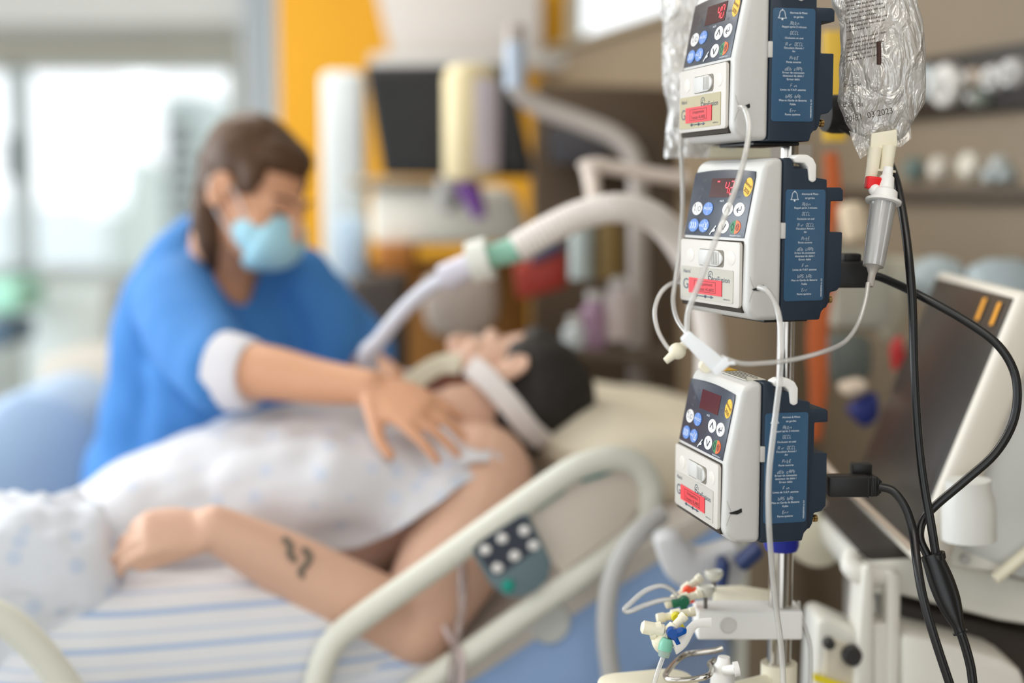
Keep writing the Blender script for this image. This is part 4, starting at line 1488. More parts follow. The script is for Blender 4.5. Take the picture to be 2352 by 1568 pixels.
# ------------------------------------------------ clutter hanging at the head wall right of the pumps
b = nb()
tube(b, [P(1908, 350, 2.2), P(1912, 430, 2.2), P(1894, 540, 2.2), P(1898, 640, 2.2), P(1878, 760, 2.2), P(1880, 880, 2.2), P(1872, 1010, 2.2)], [(0.011, 0.003), (0.013, 0.003), (0.015, 0.003), (0.014, 0.003), (0.016, 0.003), (0.014, 0.003), (0.010, 0.003)], 12, 5, ref=(0, 1, 0))
solo('strap', 'long orange strap hanging behind the pumps', 'strap', b, mat('orange_strap', (196, 98, 46), 0.6))
blurry('hanging_pouch', 'cream pouch behind the drip chamber', 'pouch', [(1936, 470), (1985, 460), (1998, 540), (1950, 560)], 2.15, 0.05, (226, 208, 180), 0.01)
blurry('equipment_case', 'pale green-grey case behind the curving tube, right of the orange strap', 'case', [(1905, 560), (2060, 590), (2050, 760), (1915, 760)], 2.25, 0.08, (176, 174, 160), 0.02)
blurry('equipment_case', 'dark teal-grey case below the pale case, right of the orange strap', 'case', [(1902, 770), (2010, 770), (2010, 880), (1908, 890)], 2.2, 0.06, (92, 98, 92), 0.02)
blurry('wall_sign', 'yellow upright sign glimpsed between the top pump and the fluid bag', 'sign', R4(1893, 70, 1945, 325), 1.95, 0.01, (226, 184, 60), 0.002)
blurry('handset', 'white rounded handset above the dark blue bag', 'handset', [(1930, 885), (1990, 870), (2000, 895), (1945, 915)], 2.1, 0.04, (224, 206, 186), 0.01)
blurry('drawstring_bag', 'small dark blue bag behind the lowest pump and its cable', 'bag', [(1950, 945), (2020, 900), (2025, 960), (1990, 990)], 2.1, 0.05, (26, 40, 112), 0.01)
blurry('clip', 'red clip beside the tilted screen', 'clip', [(2052, 800), (2072, 770), (2085, 820), (2058, 858)], 2.1, 0.03, (176, 34, 36), 0.006)
blurry('equipment_case', 'grey-beige hanging pouch left of the tilted screen', 'pouch', [(1925, 590), (2140, 590), (2110, 700), (2050, 800), (1990, 700)], 2.4, 0.05, (196, 190, 172), 0.02)
blurry('backrest', 'blue-grey plastic cover behind the top of the tilted screen', 'cover', [(2105, 600), (2230, 585), (2250, 720), (2120, 700)], 2.3, 0.1, (184, 196, 200), 0.04)
blurry('backrest', 'blue-grey plastic cover at the photo edge behind the tilted screen', 'cover', [(2236, 600), (2420, 596), (2420, 760), (2240, 740)], 2.2, 0.1, (178, 192, 198), 0.04)

# ================================================================== ventilator screen and trolley, right
vs_ = thing('ventilator_screen', 'large tilted touch screen with dark glass and white housing', 'screen', P(2200, 1260, 1.75))
TL, TRc, BR, BL = P(2150, 636, 1.95), P(2326, 684, 1.60), P(2088, 1258, 1.60), P(1955, 1125, 1.95)
nrm = (TL - TRc).cross(BR - TRc).normalized()
if nrm.x > 0:
    nrm = -nrm


def slab(corners, o0, o1, bev, grow=0.0):
    c = sum(corners, V()) / 4
    cs = [p + (p - c).normalized() * grow for p in corners]
    bm = nb()
    A = [bm.verts.new(p + nrm * o0) for p in cs]
    C = [bm.verts.new(p + nrm * o1) for p in cs]
    bm.faces.new(A)
    bm.faces.new(C[::-1])
    for i in range(4):
        bm.faces.new((A[i], C[i], C[(i + 1) % 4], A[(i + 1) % 4]))
    bmesh.ops.recalc_face_normals(bm, faces=bm.faces[:])
    if bev:
        bmesh.ops.bevel(bm, geom=bm.edges[:], offset=bev, segments=3, profile=0.5, affect='EDGES')
    return bm


HW_W = mat('housing_white', (222, 216, 204), 0.4)
obj('housing', slab([TL, TRc, BR, BL], -0.002, -0.045, 0.010, 0.018), HW_W, vs_)
obj('rear_housing', slab([TL, TRc, BR, BL], -0.044, -0.16, 0.02, -0.02), mat('housing_grey_white', (206, 208, 206), 0.45), vs_)
obj('glass', slab([TL, TRc, BR, BL], 0.0, -0.010, 0.002, 0.0), mat('screen_glass', (46, 43, 42), 0.30, var=0.25, vscale=5), vs_)
ex = (TRc - TL).normalized()
ey = (TL - BL).normalized()
for u, v in ((0.76, 0.93), (0.93, 0.93)):
    q = TL + (TRc - TL) * u + (BR - TRc) * (1 - v) + nrm * 0.002
    b = nb()
    tube(b, [q - ex * 0.006 + ey * 0.012, q - ex * 0.006 - ey * 0.016], [(0.006, 0.0012)] * 2, 12, 1, ref=nrm)
    obj('indicator_light', b, mat('amber_mark', (236, 160, 30), 0.5), vs_)
b = nb()
lathe(b, [(0.029, 0), (0.029, 0.040), (0.024, 0.055), (0.024, 0.066)], P(2226, 1238, 1.56), (-0.05, 0, 1), 26)
obj('swivel_post', b, mat('post_white', (222, 222, 218), 0.4), vs_)
b = nb()
tube(b, [P(2110, 1275, 1.6), P(1935, 1110, 1.62), P(1890, 1060, 1.9)], 0.004, 8, 1)
obj('edge_strip', b, mat('edge_pinkish', (196, 178, 160), 0.5), vs_)

tro = thing('ventilator_trolley', 'white trolley under the tilted screen, with grab handle and slotted post', 'trolley', P(2150, 1568, 1.75))
TW = mat('trolley_white', (224, 221, 212), 0.42)
obj('deck', plate([(1975, 1285), (2150, 1275), (2352, 1330), (2460, 1350), (2460, 1455), (2300, 1430), (2075, 1372), (1985, 1370)], 1.66, 0.30, 0.012), TW, tro)
obj('deck_mat', plate([(1968, 1262), (2110, 1255), (2140, 1292), (2010, 1302)], 1.665, 0.28, 0.004), mat('mat_dark', (54, 48, 44), 0.6), tro)
b = nb()
tube(b, [P(1958, 1272, 1.68), P(1956, 1300, 1.67), P(1985, 1318, 1.66), P(2050, 1322, 1.66)], [0.011, 0.013, 0.013, 0.011], 16, 5)
obj('grab_handle', b, TW, tro)
b = nb()
b2_ = plate([(1985, 1300), (2010, 1300), (2008, 1640), (1960, 1640)], 1.64, 0.06, 0.006)
obj('post', b2_, TW, tro)
obj('post', plate([(2038, 1310), (2072, 1320), (2066, 1640), (2034, 1640)], 1.64, 0.06, 0.006), TW, tro)
obj('crossbar', plate([(2006, 1432), (2040, 1432), (2040, 1640), (2006, 1640)], 1.645, 0.05, 0.003), TW, tro)
obj('shelf_recess', plate([(2070, 1385), (2460, 1480), (2460, 1600), (2070, 1470)], 1.70, 0.25, 0.004), mat('recess_dark', (58, 50, 44), 0.6), tro)
obj('drawer', plate([(2074, 1452), (2160, 1470), (2300, 1510), (2352, 1540), (2380, 1660), (2074, 1660)], 1.63, 0.30, 0.012), TW, tro)
obj('tray_edge', plate([(2180, 1215), (2352, 1262), (2440, 1285), (2440, 1315), (2352, 1325), (2180, 1300)], 1.62, 0.1, 0.006), TW, tro)
b = nb()
tube(b, [P(2285, 1330, 1.6), P(2352, 1275, 1.6), P(2400, 1240, 1.6)], 0.007, 10, 1)
obj('lever', b, CREAM, tro)
b = nb()
lathe(b, [(0.006, 0), (0.006, 0.004)], P(2216, 1284, 1.618), (0, -1, 0), 14)
obj('screw', b, GREYP, tro)
tc_ = P(2230, 1600, 1.78)
b = nb()
box(b, tc_.x - 0.07, tc_.x + 0.07, tc_.y - 0.05, tc_.y + 0.10, 0.10, tc_.z, 0.01)
obj('column', b, TW, tro)
b = nb()
box(b, tc_.x - 0.10, tc_.x + 0.16, tc_.y - 0.10, tc_.y + 0.22, 0.07, 0.12, 0.02)
obj('base', b, mat('recess_dark', (58, 50, 44)), tro)
for dx, dy in ((-0.08, -0.08), (0.14, -0.08), (-0.08, 0.20), (0.14, 0.20)):
    b = nb()
    lathe(b, [(0.030, -0.010), (0.035, 0), (0.030, 0.010)], (tc_.x + dx, tc_.y + dy, 0.036), (1, 0, 0), 18)
    obj('caster', b, BLACK, tro)
sb = thing('suction_unit', 'white framed device with dark knob and yellow strip at the bottom by the pole', 'device', P(1930, 1568, 1.68))
b = plate([(1878, 1428), (1900, 1422), (1990, 1462), (2012, 1510), (2012, 1660), (1868, 1660)], 1.66, 0.08, 0.010)
obj('casing', b, TW, sb)
b = plate([(1898, 1462), (1975, 1492), (1985, 1530), (1985, 1600), (1892, 1580)], 1.655, 0.01, 0.004)
obj('faceplate', b, mat('face_sand', (206, 196, 176), 0.5), sb)
for px, py, r in ((1956, 1502, 0.0125), (1902, 1474, 0.007)):
    b = nb()
    lathe(b, [(r, 0), (r, 0.008), (r * 0.8, 0.012)], P(px, py, 1.652), (0, -1, 0), 20)
    obj('knob', b, mat('knob_dark', (46, 44, 42), 0.5), sb)
b = plate([(1870, 1548), (1985, 1585), (1985, 1600), (1870, 1564)], 1.652, 0.006)
obj('warning_strip', b, mat('strip_yellow', (232, 212, 20), 0.5), sb)
blurry('device_block', 'grey-white machine side at the photo edge behind the tilted screen', 'machine', [(2255, 860), (2460, 700), (2460, 1300), (2275, 1260)], 1.95, 0.2, (196, 200, 206), 0.02)

# ================================================================== the bed
BM = frame_m(BO, BU, BV, V((0, 0, 1)))
LAV = mat('bed_blue', (158, 190, 238), 0.6, bump=0.1, bscale=30)
SHEET = mat('bed_sheet', (222, 214, 206), 0.85, bump=0.4, bscale=14)
bed = thing('hospital_bed', 'hospital bed with raised head section, blue mattress and cream side rails', 'bed', (BO.x, BO.y + 0.4, 0))
b = nb()
prism(b, [(-1.45, 0.68), (-0.22, 0.68), (0.0, 0.775), (0.20, 0.885), (0.36, 0.965), (0.40, 0.80), (0.26, 0.72), (0.0, 0.60), (-0.20, 0.53), (-1.45, 0.53)], 0.015, 0.85, 'xz', bev=0.02, M=BM)
obj('mattress', b, LAV, bed)
b = nb()
prism(b, [(-1.44, 0.683), (-0.22, 0.683), (0.0, 0.778), (0.20, 0.888), (0.358, 0.966), (0.366, 0.935), (0.20, 0.850), (0.0, 0.742), (-0.20, 0.650), (-1.44, 0.650)], 0.008, 0.857, 'xz', bev=0.006, M=BM)
obj('fitted_sheet', b, SHEET, bed)
b = nb()
prism(b, [(-1.40, 0.53), (-0.20, 0.53), (0.0, 0.58), (0.38, 0.78), (0.40, 0.72), (0.30, 0.60), (0.30, 0.44), (-1.40, 0.44)], 0.05, 0.82, 'xz', bev=0.01, M=BM)
obj('deck', b, mat('deck_grey_blue', (150, 170, 206), 0.6), bed)
b = nb()
box(b, -1.3, 0.28, 0.15, 0.72, 0.20, 0.44, 0.02, M=BM)
obj('lift_column', b, GREYP, bed)
for x_, y_ in ((-1.2, 0.15), (-1.2, 0.72), (0.25, 0.15), (0.25, 0.72)):
    b = nb()
    lathe(b, [(0.05, -0.015), (0.055, 0), (0.05, 0.015)], BM @ V((x_, y_, 0.056)), BV, 20)
    tube(b, [BM @ V((x_, y_, 0.06)), BM @ V((x_, y_, 0.22))], 0.02, 10, 1)
    obj('caster', b, STEEL_D, bed)


def rail(pts, s, r, name='side_rail', m=BEDPL, closed=False, par=None, ref=(0, 0, 1), n=6):
    bm = nb()
    tube(bm, [PB(x, y, s) for x, y in pts], r, 16, n, closed=closed, ref=tuple(BV))
    return obj(name, bm, m, par or bed)


sr = rail([(700, 1660), (722, 1590), (742, 1520), (775, 1464), (850, 1405), (1000, 1300), (1150, 1192), (1290, 1094), (1350, 1064), (1410, 1052), (1462, 1066), (1492, 1110), (1494, 1160)], -0.035, (0.0172))
rail([(1494, 1150), (1488, 1195), (1440, 1245), (1340, 1318), (1200, 1414), (1080, 1498), (1010, 1546), (920, 1608)], -0.035, [0.0170, 0.017, 0.0165, 0.0165, 0.0165, 0.0165, 0.0165, 0.0165])
rail([(-60, 1396), (10, 1424), (80, 1484), (140, 1560), (190, 1640)], -0.05, 0.0195)


def bplate(poly, s, th, bev=0.003):
    bm = nb()
    t = [PB(x, y, s) for x, y in poly]
    bk = [p + BV * th for p in t]
    A = [bm.verts.new(p) for p in t]
    C = [bm.verts.new(p) for p in bk]
    bm.faces.new(A)
    bm.faces.new(C[::-1])
    n = len(A)
    for i in range(n):
        bm.faces.new((A[i], C[i], C[(i + 1) % n], A[(i + 1) % n]))
    bmesh.ops.recalc_face_normals(bm, faces=bm.faces[:])
    if bev:
        bmesh.ops.bevel(bm, geom=[e for e in bm.edges if e.calc_face_angle(0) > 0.5], offset=bev, segments=2, profile=0.5, affect='EDGES', clamp_overlap=True)
    return bm


obj('rail_panel', bplate([(1210, 1180), (1330, 1092), (1400, 1068), (1450, 1080), (1476, 1118), (1474, 1160), (1430, 1215), (1290, 1318), (1262, 1280)], -0.030, 0.018), mat('rail_panel_cream', (224, 212, 200), 0.5), bed)
rail([(1120, 1468), (1250, 1382), (1360, 1306), (1460, 1232)], -0.030, 0.0085, 'rail_edge_strip', mat('strip_taupe', (150, 138, 122), 0.6))
cpn = obj('control_panel', bplate([(1082, 1262), (1100, 1238), (1196, 1180), (1214, 1182), (1244, 1240), (1268, 1290), (1262, 1330), (1234, 1358), (1196, 1374), (1160, 1370), (1130, 1344)], -0.052, 0.016), mat('panel_slate', (112, 132, 140), 0.45), bed)
cpn['label'] = 'slate control panel with white keys'
obj('key_field', bplate([(1088, 1260), (1104, 1242), (1196, 1186), (1210, 1188), (1240, 1248), (1232, 1262), (1146, 1322), (1128, 1318)], -0.0535, 0.002, 0), mat('key_field_dark', (62, 68, 80), 0.45), cpn)
for px, py in ((1113, 1262), (1152, 1236), (1203, 1218), (1141, 1304), (1181, 1276), (1224, 1252)):
    b = nb()
    q = PB(px, py, -0.0535)
    ball(b, q, (0.0085, 0.003, 0.0072), seg=14)
    obj('key', b, BTN_W, cpn)
b = nb()
ball(b, PB(1166, 1345, -0.0525), (0.0095, 0.004, 0.0095), seg=16)
o = obj('key', b, mat('key_green', (20, 150, 134), 0.4), cpn)
o['label'] = 'round green key'
for poly in ([(1330, 1085), (1400, 1062), (1440, 1066), (1380, 1096), (1335, 1108)], [(1222, 1160), (1290, 1118), (1300, 1128), (1236, 1172)]):
    obj('angle_gauge', bplate(poly, -0.034, 0.004, 0), mat('gauge_teal', (96, 150, 148), 0.5), bed)
b = nb()
lathe(b, [(0.030, 0), (0.030, 0.004), (0.026, 0.010)], PB(1262, 1428, 0.012), -BV, 28)
obj('side_button', b, mat('disc_cream', (214, 216, 212), 0.5), bed)
# far rail and headboard
b = nb()
tube(b, [BM @ V(q) for q in ((-0.04, 0.90, 0.80), (0.02, 0.90, 0.93), (0.16, 0.90, 1.00), (0.26, 0.90, 1.02), (0.30, 0.90, 0.98), (0.26, 0.90, 0.86))], 0.0165, 14, 6)
obj('side_rail', b, BEDPL, bed)
b = nb()
box(b, 0.405, 0.43, 0.06, 0.82, 0.50, 0.93, 0.02, M=BM)
obj('headboard', b, BEDPL, bed)


def cushion(c, ax, sz, m_, name, label, cat, ex=0.55, wr=0.01, sc=7, seed=0, parent=None):
    bm = bmesh.new()
    bmesh.ops.create_uvsphere(bm, u_segments=72, v_segments=44, radius=1)
    f = lambda v, e: math.copysign(abs(v) ** e, v)
    Mx = frame_m(V((0, 0, 0)), ax[0], ax[1], ax[2])
    for v in bm.verts:
        p = v.co.copy()
        k = math.hypot(p.x, p.y) or 1e-6
        th = math.atan2(p.y, p.x)
        q = V((f(math.cos(th), ex) * k ** 0.7, f(math.sin(th), ex) * k ** 0.7, f(p.z, 0.75)))
        n_ = noise.noise(q * 1.7 * sc / 7 + V((seed, 0, 0))) + 0.5 * noise.noise(q * 3.6 * sc / 7 + V((0, seed, 0)))
        q = V((q.x * sz[0], q.y * sz[1], q.z * sz[2] * (1 - 0.25 * (k ** 4))))
        v.co = q + V((n_ * wr * 0.4, n_ * wr * 0.4, n_ * wr))
    M_ = Matrix.Translation(c) @ Mx
    o = bpy.data.objects.new(name, bpy.data.meshes.new(name))
    bm.to_mesh(o.data)
    bm.free()
    o.data.materials.append(m_)
    o.data.polygons.foreach_set('use_smooth', [True] * len(o.data.polygons))
    COL.objects.link(o)
    o.matrix_world = M_
    return tag(o, label, cat)


an = math.radians(27)
ub = (BU * math.cos(an) + V((0, 0, math.sin(an)))).normalized()
wb = ub.cross(BV).normalized()
if wb.z < 0:
    wb = -wb
vb = wb.cross(ub)
a2 = math.radians(-8)
u2 = (BU * math.cos(a2) + V((0, 0, math.sin(a2)))).normalized()
w2 = u2.cross(BV)
w2 = w2 if w2.z > 0 else -w2
cushion(BM @ V((0.36, 0.40, 0.990)), (u2, w2.cross(u2), w2), (0.215, 0.34, 0.080), mat('pillow_cream', (226, 216, 194), 0.85, bump=0.3, bscale=10), 'pillow', 'cream pillow under the patient head', 'pillow', seed=2)
cushion(PB(490, 1510, 0.13), (BU, BV, V((0, 0, 1))), (0.300, 0.130, 0.130), stripe_mat('pillow_stripes', (228, 229, 233), (170, 192, 226), 2, 25, 0.13, 0.6), 'pillow', 'blue and white striped pillow under the patient forearm', 'pillow', ex=0.6, seed=5)
cushion(PB(800, 1640, 0.05), (BU, BV, V((0, 0, 1))), (0.16, 0.05, 0.10), stripe_mat('sheet_stripes', (222, 226, 234), (160, 186, 226), 2, 25, 0.15, 0.2), 'folded_sheet', 'blue and white striped sheet bunched behind the lower rail', 'sheet', seed=8)

# blanket over the legs: a cloth surface with rolls
b = nb()
NT, NS = 70, 60
rows = []
for i in range(NT + 1):
    t_ = -1.50 + 1.12 * i / NT
    R_ = []
    for j in range(NS + 1):
        s_ = -0.02 + 0.88 * j / NS
        hump = math.exp(-((s_ - 0.36) / 0.20) ** 2) * (0.24 + 0.06 * math.sin(t_ * 5)) * (1 if t_ > -1.4 else 0.6)
        q = V((t_ * 7, s_ * 7, 1.3))
        z_ = 0.705 + hump + 0.030 * noise.noise(q) + 0.010 * abs(noise.noise(q * 2.2))
        if s_ < 0.03:
            z_ -= (0.03 - s_) * 3.0
        R_.append(b.verts.new(BM @ V((t_, s_, z_))))
    rows.append(R_)
for i in range(NT):
    for j in range(NS):
        b.faces.new((rows[i][j], rows[i][j + 1], rows[i + 1][j + 1], rows[i + 1][j]))
o = solo('blanket', 'white and pale blue sheet rumpled over the patient legs', 'sheet', b, print_cloth('blanket_cloth', (216, 218, 225), (206, 213, 226), 24))
sm = o.modifiers.new('thick', 'SOLIDIFY')
sm.thickness = 0.012
cushion(PB(60, 1350, 0.16), (BU, BV, V((0, 0, 1))), (0.13, 0.12, 0.12), print_cloth('bunch_cloth', (220, 224, 232), (200, 211, 230), 26), 'folded_sheet', 'bunched white sheet beside the striped pillow, towards the foot of the bed', 'sheet', wr=0.016, sc=12, seed=3)

# ================================================================== people
SKIN_N = mat('skin_nurse', (214, 160, 126), 0.5, sss=0.12, var=0.06, vscale=12)
SKIN_P = mat('skin_patient', (222, 180, 156), 0.5, sss=0.12, var=0.07, vscale=12)


def head(bm, M, chin=1.0):
    ball(bm, (0, -0.018, 0.032), (0.073, 0.093, 0.083), M, 28)
    ball(bm, (0, 0.020, -0.010), (0.066, 0.075, 0.075), M, 28)
    ball(bm, (0, 0.030, -0.058), (0.055, 0.058, 0.055), M, 24)
    ball(bm, (0, 0.066, -0.094), (0.022, 0.020, 0.019), M, 16)
    tube(bm, [(0, 0.088, 0.022), (0, 0.100, 0.0), (0, 0.113, -0.026), (0, 0.098, -0.036)], [0.007, 0.009, 0.012, 0.010], 12, 4, M=M, rounded=True)
    ball(bm, (0.010, 0.097, -0.032), (0.008, 0.009, 0.007), M, 12)
    ball(bm, (-0.010, 0.097, -0.032), (0.008, 0.009, 0.007), M, 12)
    tube(bm, [(-0.045, 0.070, 0.018), (-0.020, 0.086, 0.022), (0.020, 0.086, 0.022), (0.045, 0.070, 0.018)], 0.009, 10, 4, M=M, rounded=True)
    tube(bm, [(-0.022, 0.084, -0.060), (0, 0.092, -0.057), (0.022, 0.084, -0.060)], 0.0065, 10, 4, M=M, rounded=True)
    tube(bm, [(-0.018, 0.083, -0.069), (0, 0.090, -0.070), (0.018, 0.083, -0.069)], 0.0070, 10, 4, M=M, rounded=True)
    for s in (-1, 1):
        ball(bm, (s * 0.038, 0.058, -0.022), (0.024, 0.026, 0.024), M, 16)
        ball(bm, (s * 0.031, 0.072, 0.0), (0.015, 0.013, 0.011), M, 14)
        R = Matrix.Rotation(s * 0.35, 4, 'Z') @ Matrix.Rotation(-0.2, 4, 'X')
        ball(bm, (s * 0.080, -0.012, -0.006), (0.008, 0.021, 0.033), M, 16, rot=R)
        tube(bm, [V((s * 0.085, -0.002, -0.030)), V((s * 0.090, -0.024, -0.010)), V((s * 0.090, -0.026, 0.014)), V((s * 0.086, -0.008, 0.026)), V((s * 0.082, 0.004, 0.010))], 0.0045, 8, 4, M=M, rounded=True)


def eyes(M, par, iris=(70, 50, 40)):
    for s in (-1, 1):
        b_ = nb()
        ball(b_, (s * 0.031, 0.0775, -0.001), (0.012, 0.009, 0.0045), M, 14)
        e_ = obj('eye', b_, mat('eye_white', (226, 220, 214), 0.3), par)
        b_ = nb()
        ball(b_, (s * 0.031, 0.0840, -0.002), (0.0048, 0.0035, 0.0040), M, 12)
        obj('iris', b_, mat('iris_dark', iris, 0.2), e_)
        b_ = nb()
        tube(b_, [V((s * 0.018, 0.084, 0.002)), V((s * 0.031, 0.0885, 0.0055)), V((s * 0.044, 0.081, 0.001))], 0.0022, 8, 4, M=M, rounded=True)
        obj('eyelid', b_, mat('lash_dark', (60, 40, 32), 0.7), e_)


def hand(bm, wrist, f, n, side, curl=0.25, spread=0.10, sc=1.0, thumb=0.5, ct=None):
    """palm, four fingers of unequal length and a thumb leaving the side of the palm"""
    f = V(f).normalized()
    n = (V(n) - f * V(n).dot(f)).normalized()
    s = f.cross(n).normalized() * side
    w_ = V(wrist)
    tube(bm, [w_ - f * 0.015, w_ + f * 0.02 * sc, w_ + f * 0.055 * sc, w_ + f * 0.088 * sc], [(0.026, 0.018), (0.031 * sc, 0.017), (0.039 * sc, 0.0155), (0.037 * sc, 0.0125)], 20, 4, ref=tuple(n), rounded=True)
    for i, (o_, l_) in enumerate(((0.030, 0.066), (0.0105, 0.075), (-0.0095, 0.070), (-0.028, 0.054))):
        a = spread * (o_ / 0.02)
        d = (f * math.cos(a) + s * math.sin(a)).normalized()
        p = w_ + f * (0.086 - abs(o_ - 0.008) * 0.25) * sc + s * o_ * sc
        pts = [p - d * 0.012, p]
        c_ = curl * (0.5 + 0.15 * i)
        for k_, q_ in enumerate((0.45, 0.32, 0.23)):
            c_ += curl * (1.0 if k_ else 0.4)
            dd = (d * math.cos(c_) - n * math.sin(c_)).normalized()
            p = p + dd * l_ * q_ * sc * 1.12
            pts.append(p)
        tube(bm, pts, [0.0092 * sc, 0.0090 * sc, 0.0082 * sc, 0.0076 * sc, 0.0064 * sc], 12, 3, rounded=True)
    p = w_ + f * 0.018 * sc + s * 0.022 * sc
    d = (f * math.cos(thumb) + s * math.sin(thumb) - n * 0.25).normalized()
    d2 = (f * math.cos(thumb * 0.5) + s * math.sin(thumb * 0.5) - n * 0.35).normalized()
    tube(bm, [p, p + d * 0.032 * sc, p + d * 0.058 * sc, p + d * 0.058 * sc + d2 * 0.030 * sc], [0.0150 * sc, 0.0125 * sc, 0.0098 * sc, 0.0080 * sc], 12, 3, rounded=True)


def inpoly(x, y, poly):
    c = False
    j = len(poly) - 1
    for i in range(len(poly)):
        xi, yi = poly[i]
        xj, yj = poly[j]
        if (yi > y) != (yj > y) and x < (xj - xi) * (y - yi) / (yj - yi) + xi:
            c = not c
        j = i
    return c


def headframe(c, f, u):
    f = V(f).normalized()
    u = (V(u) - f * V(u).dot(f)).normalized()
    return frame_m(c, f.cross(u), f, u)


# ---------------- nurse
nurse = thing('person', 'nurse in blue scrubs and pale blue face mask bending over the patient', 'person', P(430, 1000, 2.78) - V((0, 0, 0.92)))
NH = headframe(P(588, 446, 2.36), (0.80, -0.48, -0.46), (0.35, -0.10, 0.93)) @ Matrix.Scale(0.95, 4)
neck0 = P(515, 640, 2.47)
shR, shL = P(400, 690, 2.38), P(722, 700, 2.56)
elR = P(492, 850, 2.14)
wrR = P(852, 890, 2.03)
elL = P(815, 825, 2.54)
wrL = P(905, 880, 2.36)
chest = P(560, 820, 2.56)
belly = P(500, 930, 2.68)
pelv = P(430, 1020, 2.76)
b = nb()
head(b, NH)
tube(b, [NH @ V((0, -0.010, -0.04)), NH @ V((0, -0.035, -0.10)), neck0], [0.050, 0.050, 0.058], 18, 4, rounded=True)
tube(b, [neck0, P(545, 720, 2.52), chest, belly, pelv], [(0.085, 0.065), (0.150, 0.095), (0.155, 0.110), (0.145, 0.105), (0.165, 0.115)], 28, 4, ref=(0.75, -0.65, 0), rounded=True)
tube(b, [shR, elR - (elR - shR) * 0.4, elR], [0.052, 0.046, 0.041], 18, 3, rounded=True)
tube(b, [elR, elR + (wrR - elR) * 0.3 + V((0, 0, 0.006)), elR + (wrR - elR) * 0.7, wrR], [0.042, 0.042, 0.033, 0.026], 18, 4, rounded=True)
tube(b, [shR, neck0, shL], [0.050, 0.055, 0.050], 18, 3, rounded=True)
tube(b, [shL, elL], [0.050, 0.040], 16, 1, rounded=True)
tube(b, [elL, wrL], [0.039, 0.026], 16, 1, rounded=True)
hand(b, wrR, P(985, 955, 1.985) - wrR, (-0.15, -0.62, 0.80), 1, curl=0.22, spread=0.13, thumb=0.75)
hand(b, wrL, (0.6, -0.6, -0.35), (0.2, -0.3, 0.9), -1, curl=0.2)
for s in (-0.085, 0.085):
    h = pelv + V((s, s * 0.6, -0.05))
    tube(b, [h, V((h.x, h.y, 0.5)), V((h.x, h.y, 0.12))], [0.082, 0.060, 0.042], 16, 4, rounded=True)
    tube(b, [V((h.x, h.y + 0.03, 0.045)), V((h.x + 0.06, h.y - 0.14, 0.035))], [0.040, 0.036], 14, 1, rounded=True)
obj('body', fuse(b, 0.0042, 3), SKIN_N, nurse)
b = nb()
ref_ = (0.75, -0.65, 0)
tube(b, [neck0 + V((0, 0, -0.01)), P(540, 720, 2.51), chest, belly, pelv, pelv - V((0, 0, 0.12))], [(0.105, 0.075), (0.185, 0.120), (0.190, 0.140), (0.195, 0.140), (0.215, 0.150), (0.220, 0.15)], 32, 4, ref=ref_, rounded=True)
tube(b, [P(452, 565, 2.50), P(405, 650, 2.46), P(370, 800, 2.52), P(350, 950, 2.62), P(345, 1080, 2.7)], [0.060, 0.075, 0.090, 0.095, 0.10], 20, 4, rounded=True)
tube(b, [shR + V((0.03, 0.04, 0.01)), neck0 + V((0, 0.0, 0.0)), shL], [0.068, 0.070, 0.068], 18, 3, rounded=True)
tube(b, [shR, shR + (elR - shR) * 0.55, elR + (wrR - elR) * 0.02], [0.074, 0.074, 0.062], 20, 3, rounded=True)
tube(b, [shL, elL + (wrL - elL) * 0.02 + V((0, 0, 0.01))], [0.076, 0.066], 18, 2, rounded=True)
tube(b, [P(690, 640, 2.50), P(745, 730, 2.50), P(770, 800, 2.50)], [0.060, 0.062, 0.06], 18, 2, rounded=True)
VN = [(440, 420), (660, 420), (600, 590), (572, 690), (553, 702), (520, 672), (478, 600), (462, 545)]
sc_ = fuse(b, 0.008, 6, disp=0.010, dsc=7, cut=lambda p: (inpoly(*pix(p), VN) and p.y < neck0.y + 0.02) or (p - (neck0 + V((0.01, -0.02, 0.07)))).length < 0.062)
obj('scrub_top', sc_, mat('scrub_blue', (62, 124, 190), 0.85, bump=0.3, bscale=16), nurse)
b = nb()
for s in (-0.085, 0.085):
    h = pelv + V((s, s * 0.6, -0.05))
    tube(b, [h, V((h.x, h.y, 0.5)), V((h.x, h.y, 0.10))], [0.105, 0.085, 0.075], 18, 4, rounded=True)
obj('scrub_trousers', fuse(b, 0.012, 3, 0.005), mat('scrub_blue', (66, 134, 196)), nurse)
b = nb()
for s in (-0.085, 0.085):
    h = pelv + V((s, s * 0.6, -0.05))
    tube(b, [V((h.x, h.y + 0.03, 0.045)), V((h.x + 0.065, h.y - 0.15, 0.038))], [0.046, 0.042], 14, 1, rounded=True)
obj('shoes', b, SNOW, nurse)
# white undershirt cuff
aD = (wrR - elR).normalized()
b = nb()
c0_ = elR + aD * 0.018
tube(b, [c0_, c0_ + aD * 0.022, c0_ + aD * 0.048, c0_ + aD * 0.050, c0_ + aD * 0.02], [0.061, 0.058, 0.053, 0.048, 0.042], 24, 2)
obj('undershirt_cuff', b, mat('cuff_white', (228, 226, 232), 0.9, bump=0.3, bscale=25), nurse)
HAIR_N = mat('hair_brown', (80, 53, 30), 0.55, var=0.3, vscale=18)
b = nb()
ball(b, (0, -0.034, 0.048), (0.084, 0.094, 0.084), NH, 30)
ball(b, (0, 0.012, 0.080), (0.066, 0.062, 0.038), NH, 24)
ball(b, (0.0, -0.070, 0.0), (0.060, 0.052, 0.070), NH, 24)
for s in (-1, 1):
    ball(b, (s * 0.066, 0.018, 0.036), (0.014, 0.030, 0.034), NH, 16)
q0, q1, q2 = NH @ V((0, -0.108, 0.01)), NH @ V((-0.04, -0.105, -0.06)), P(486, 606, 2.385)
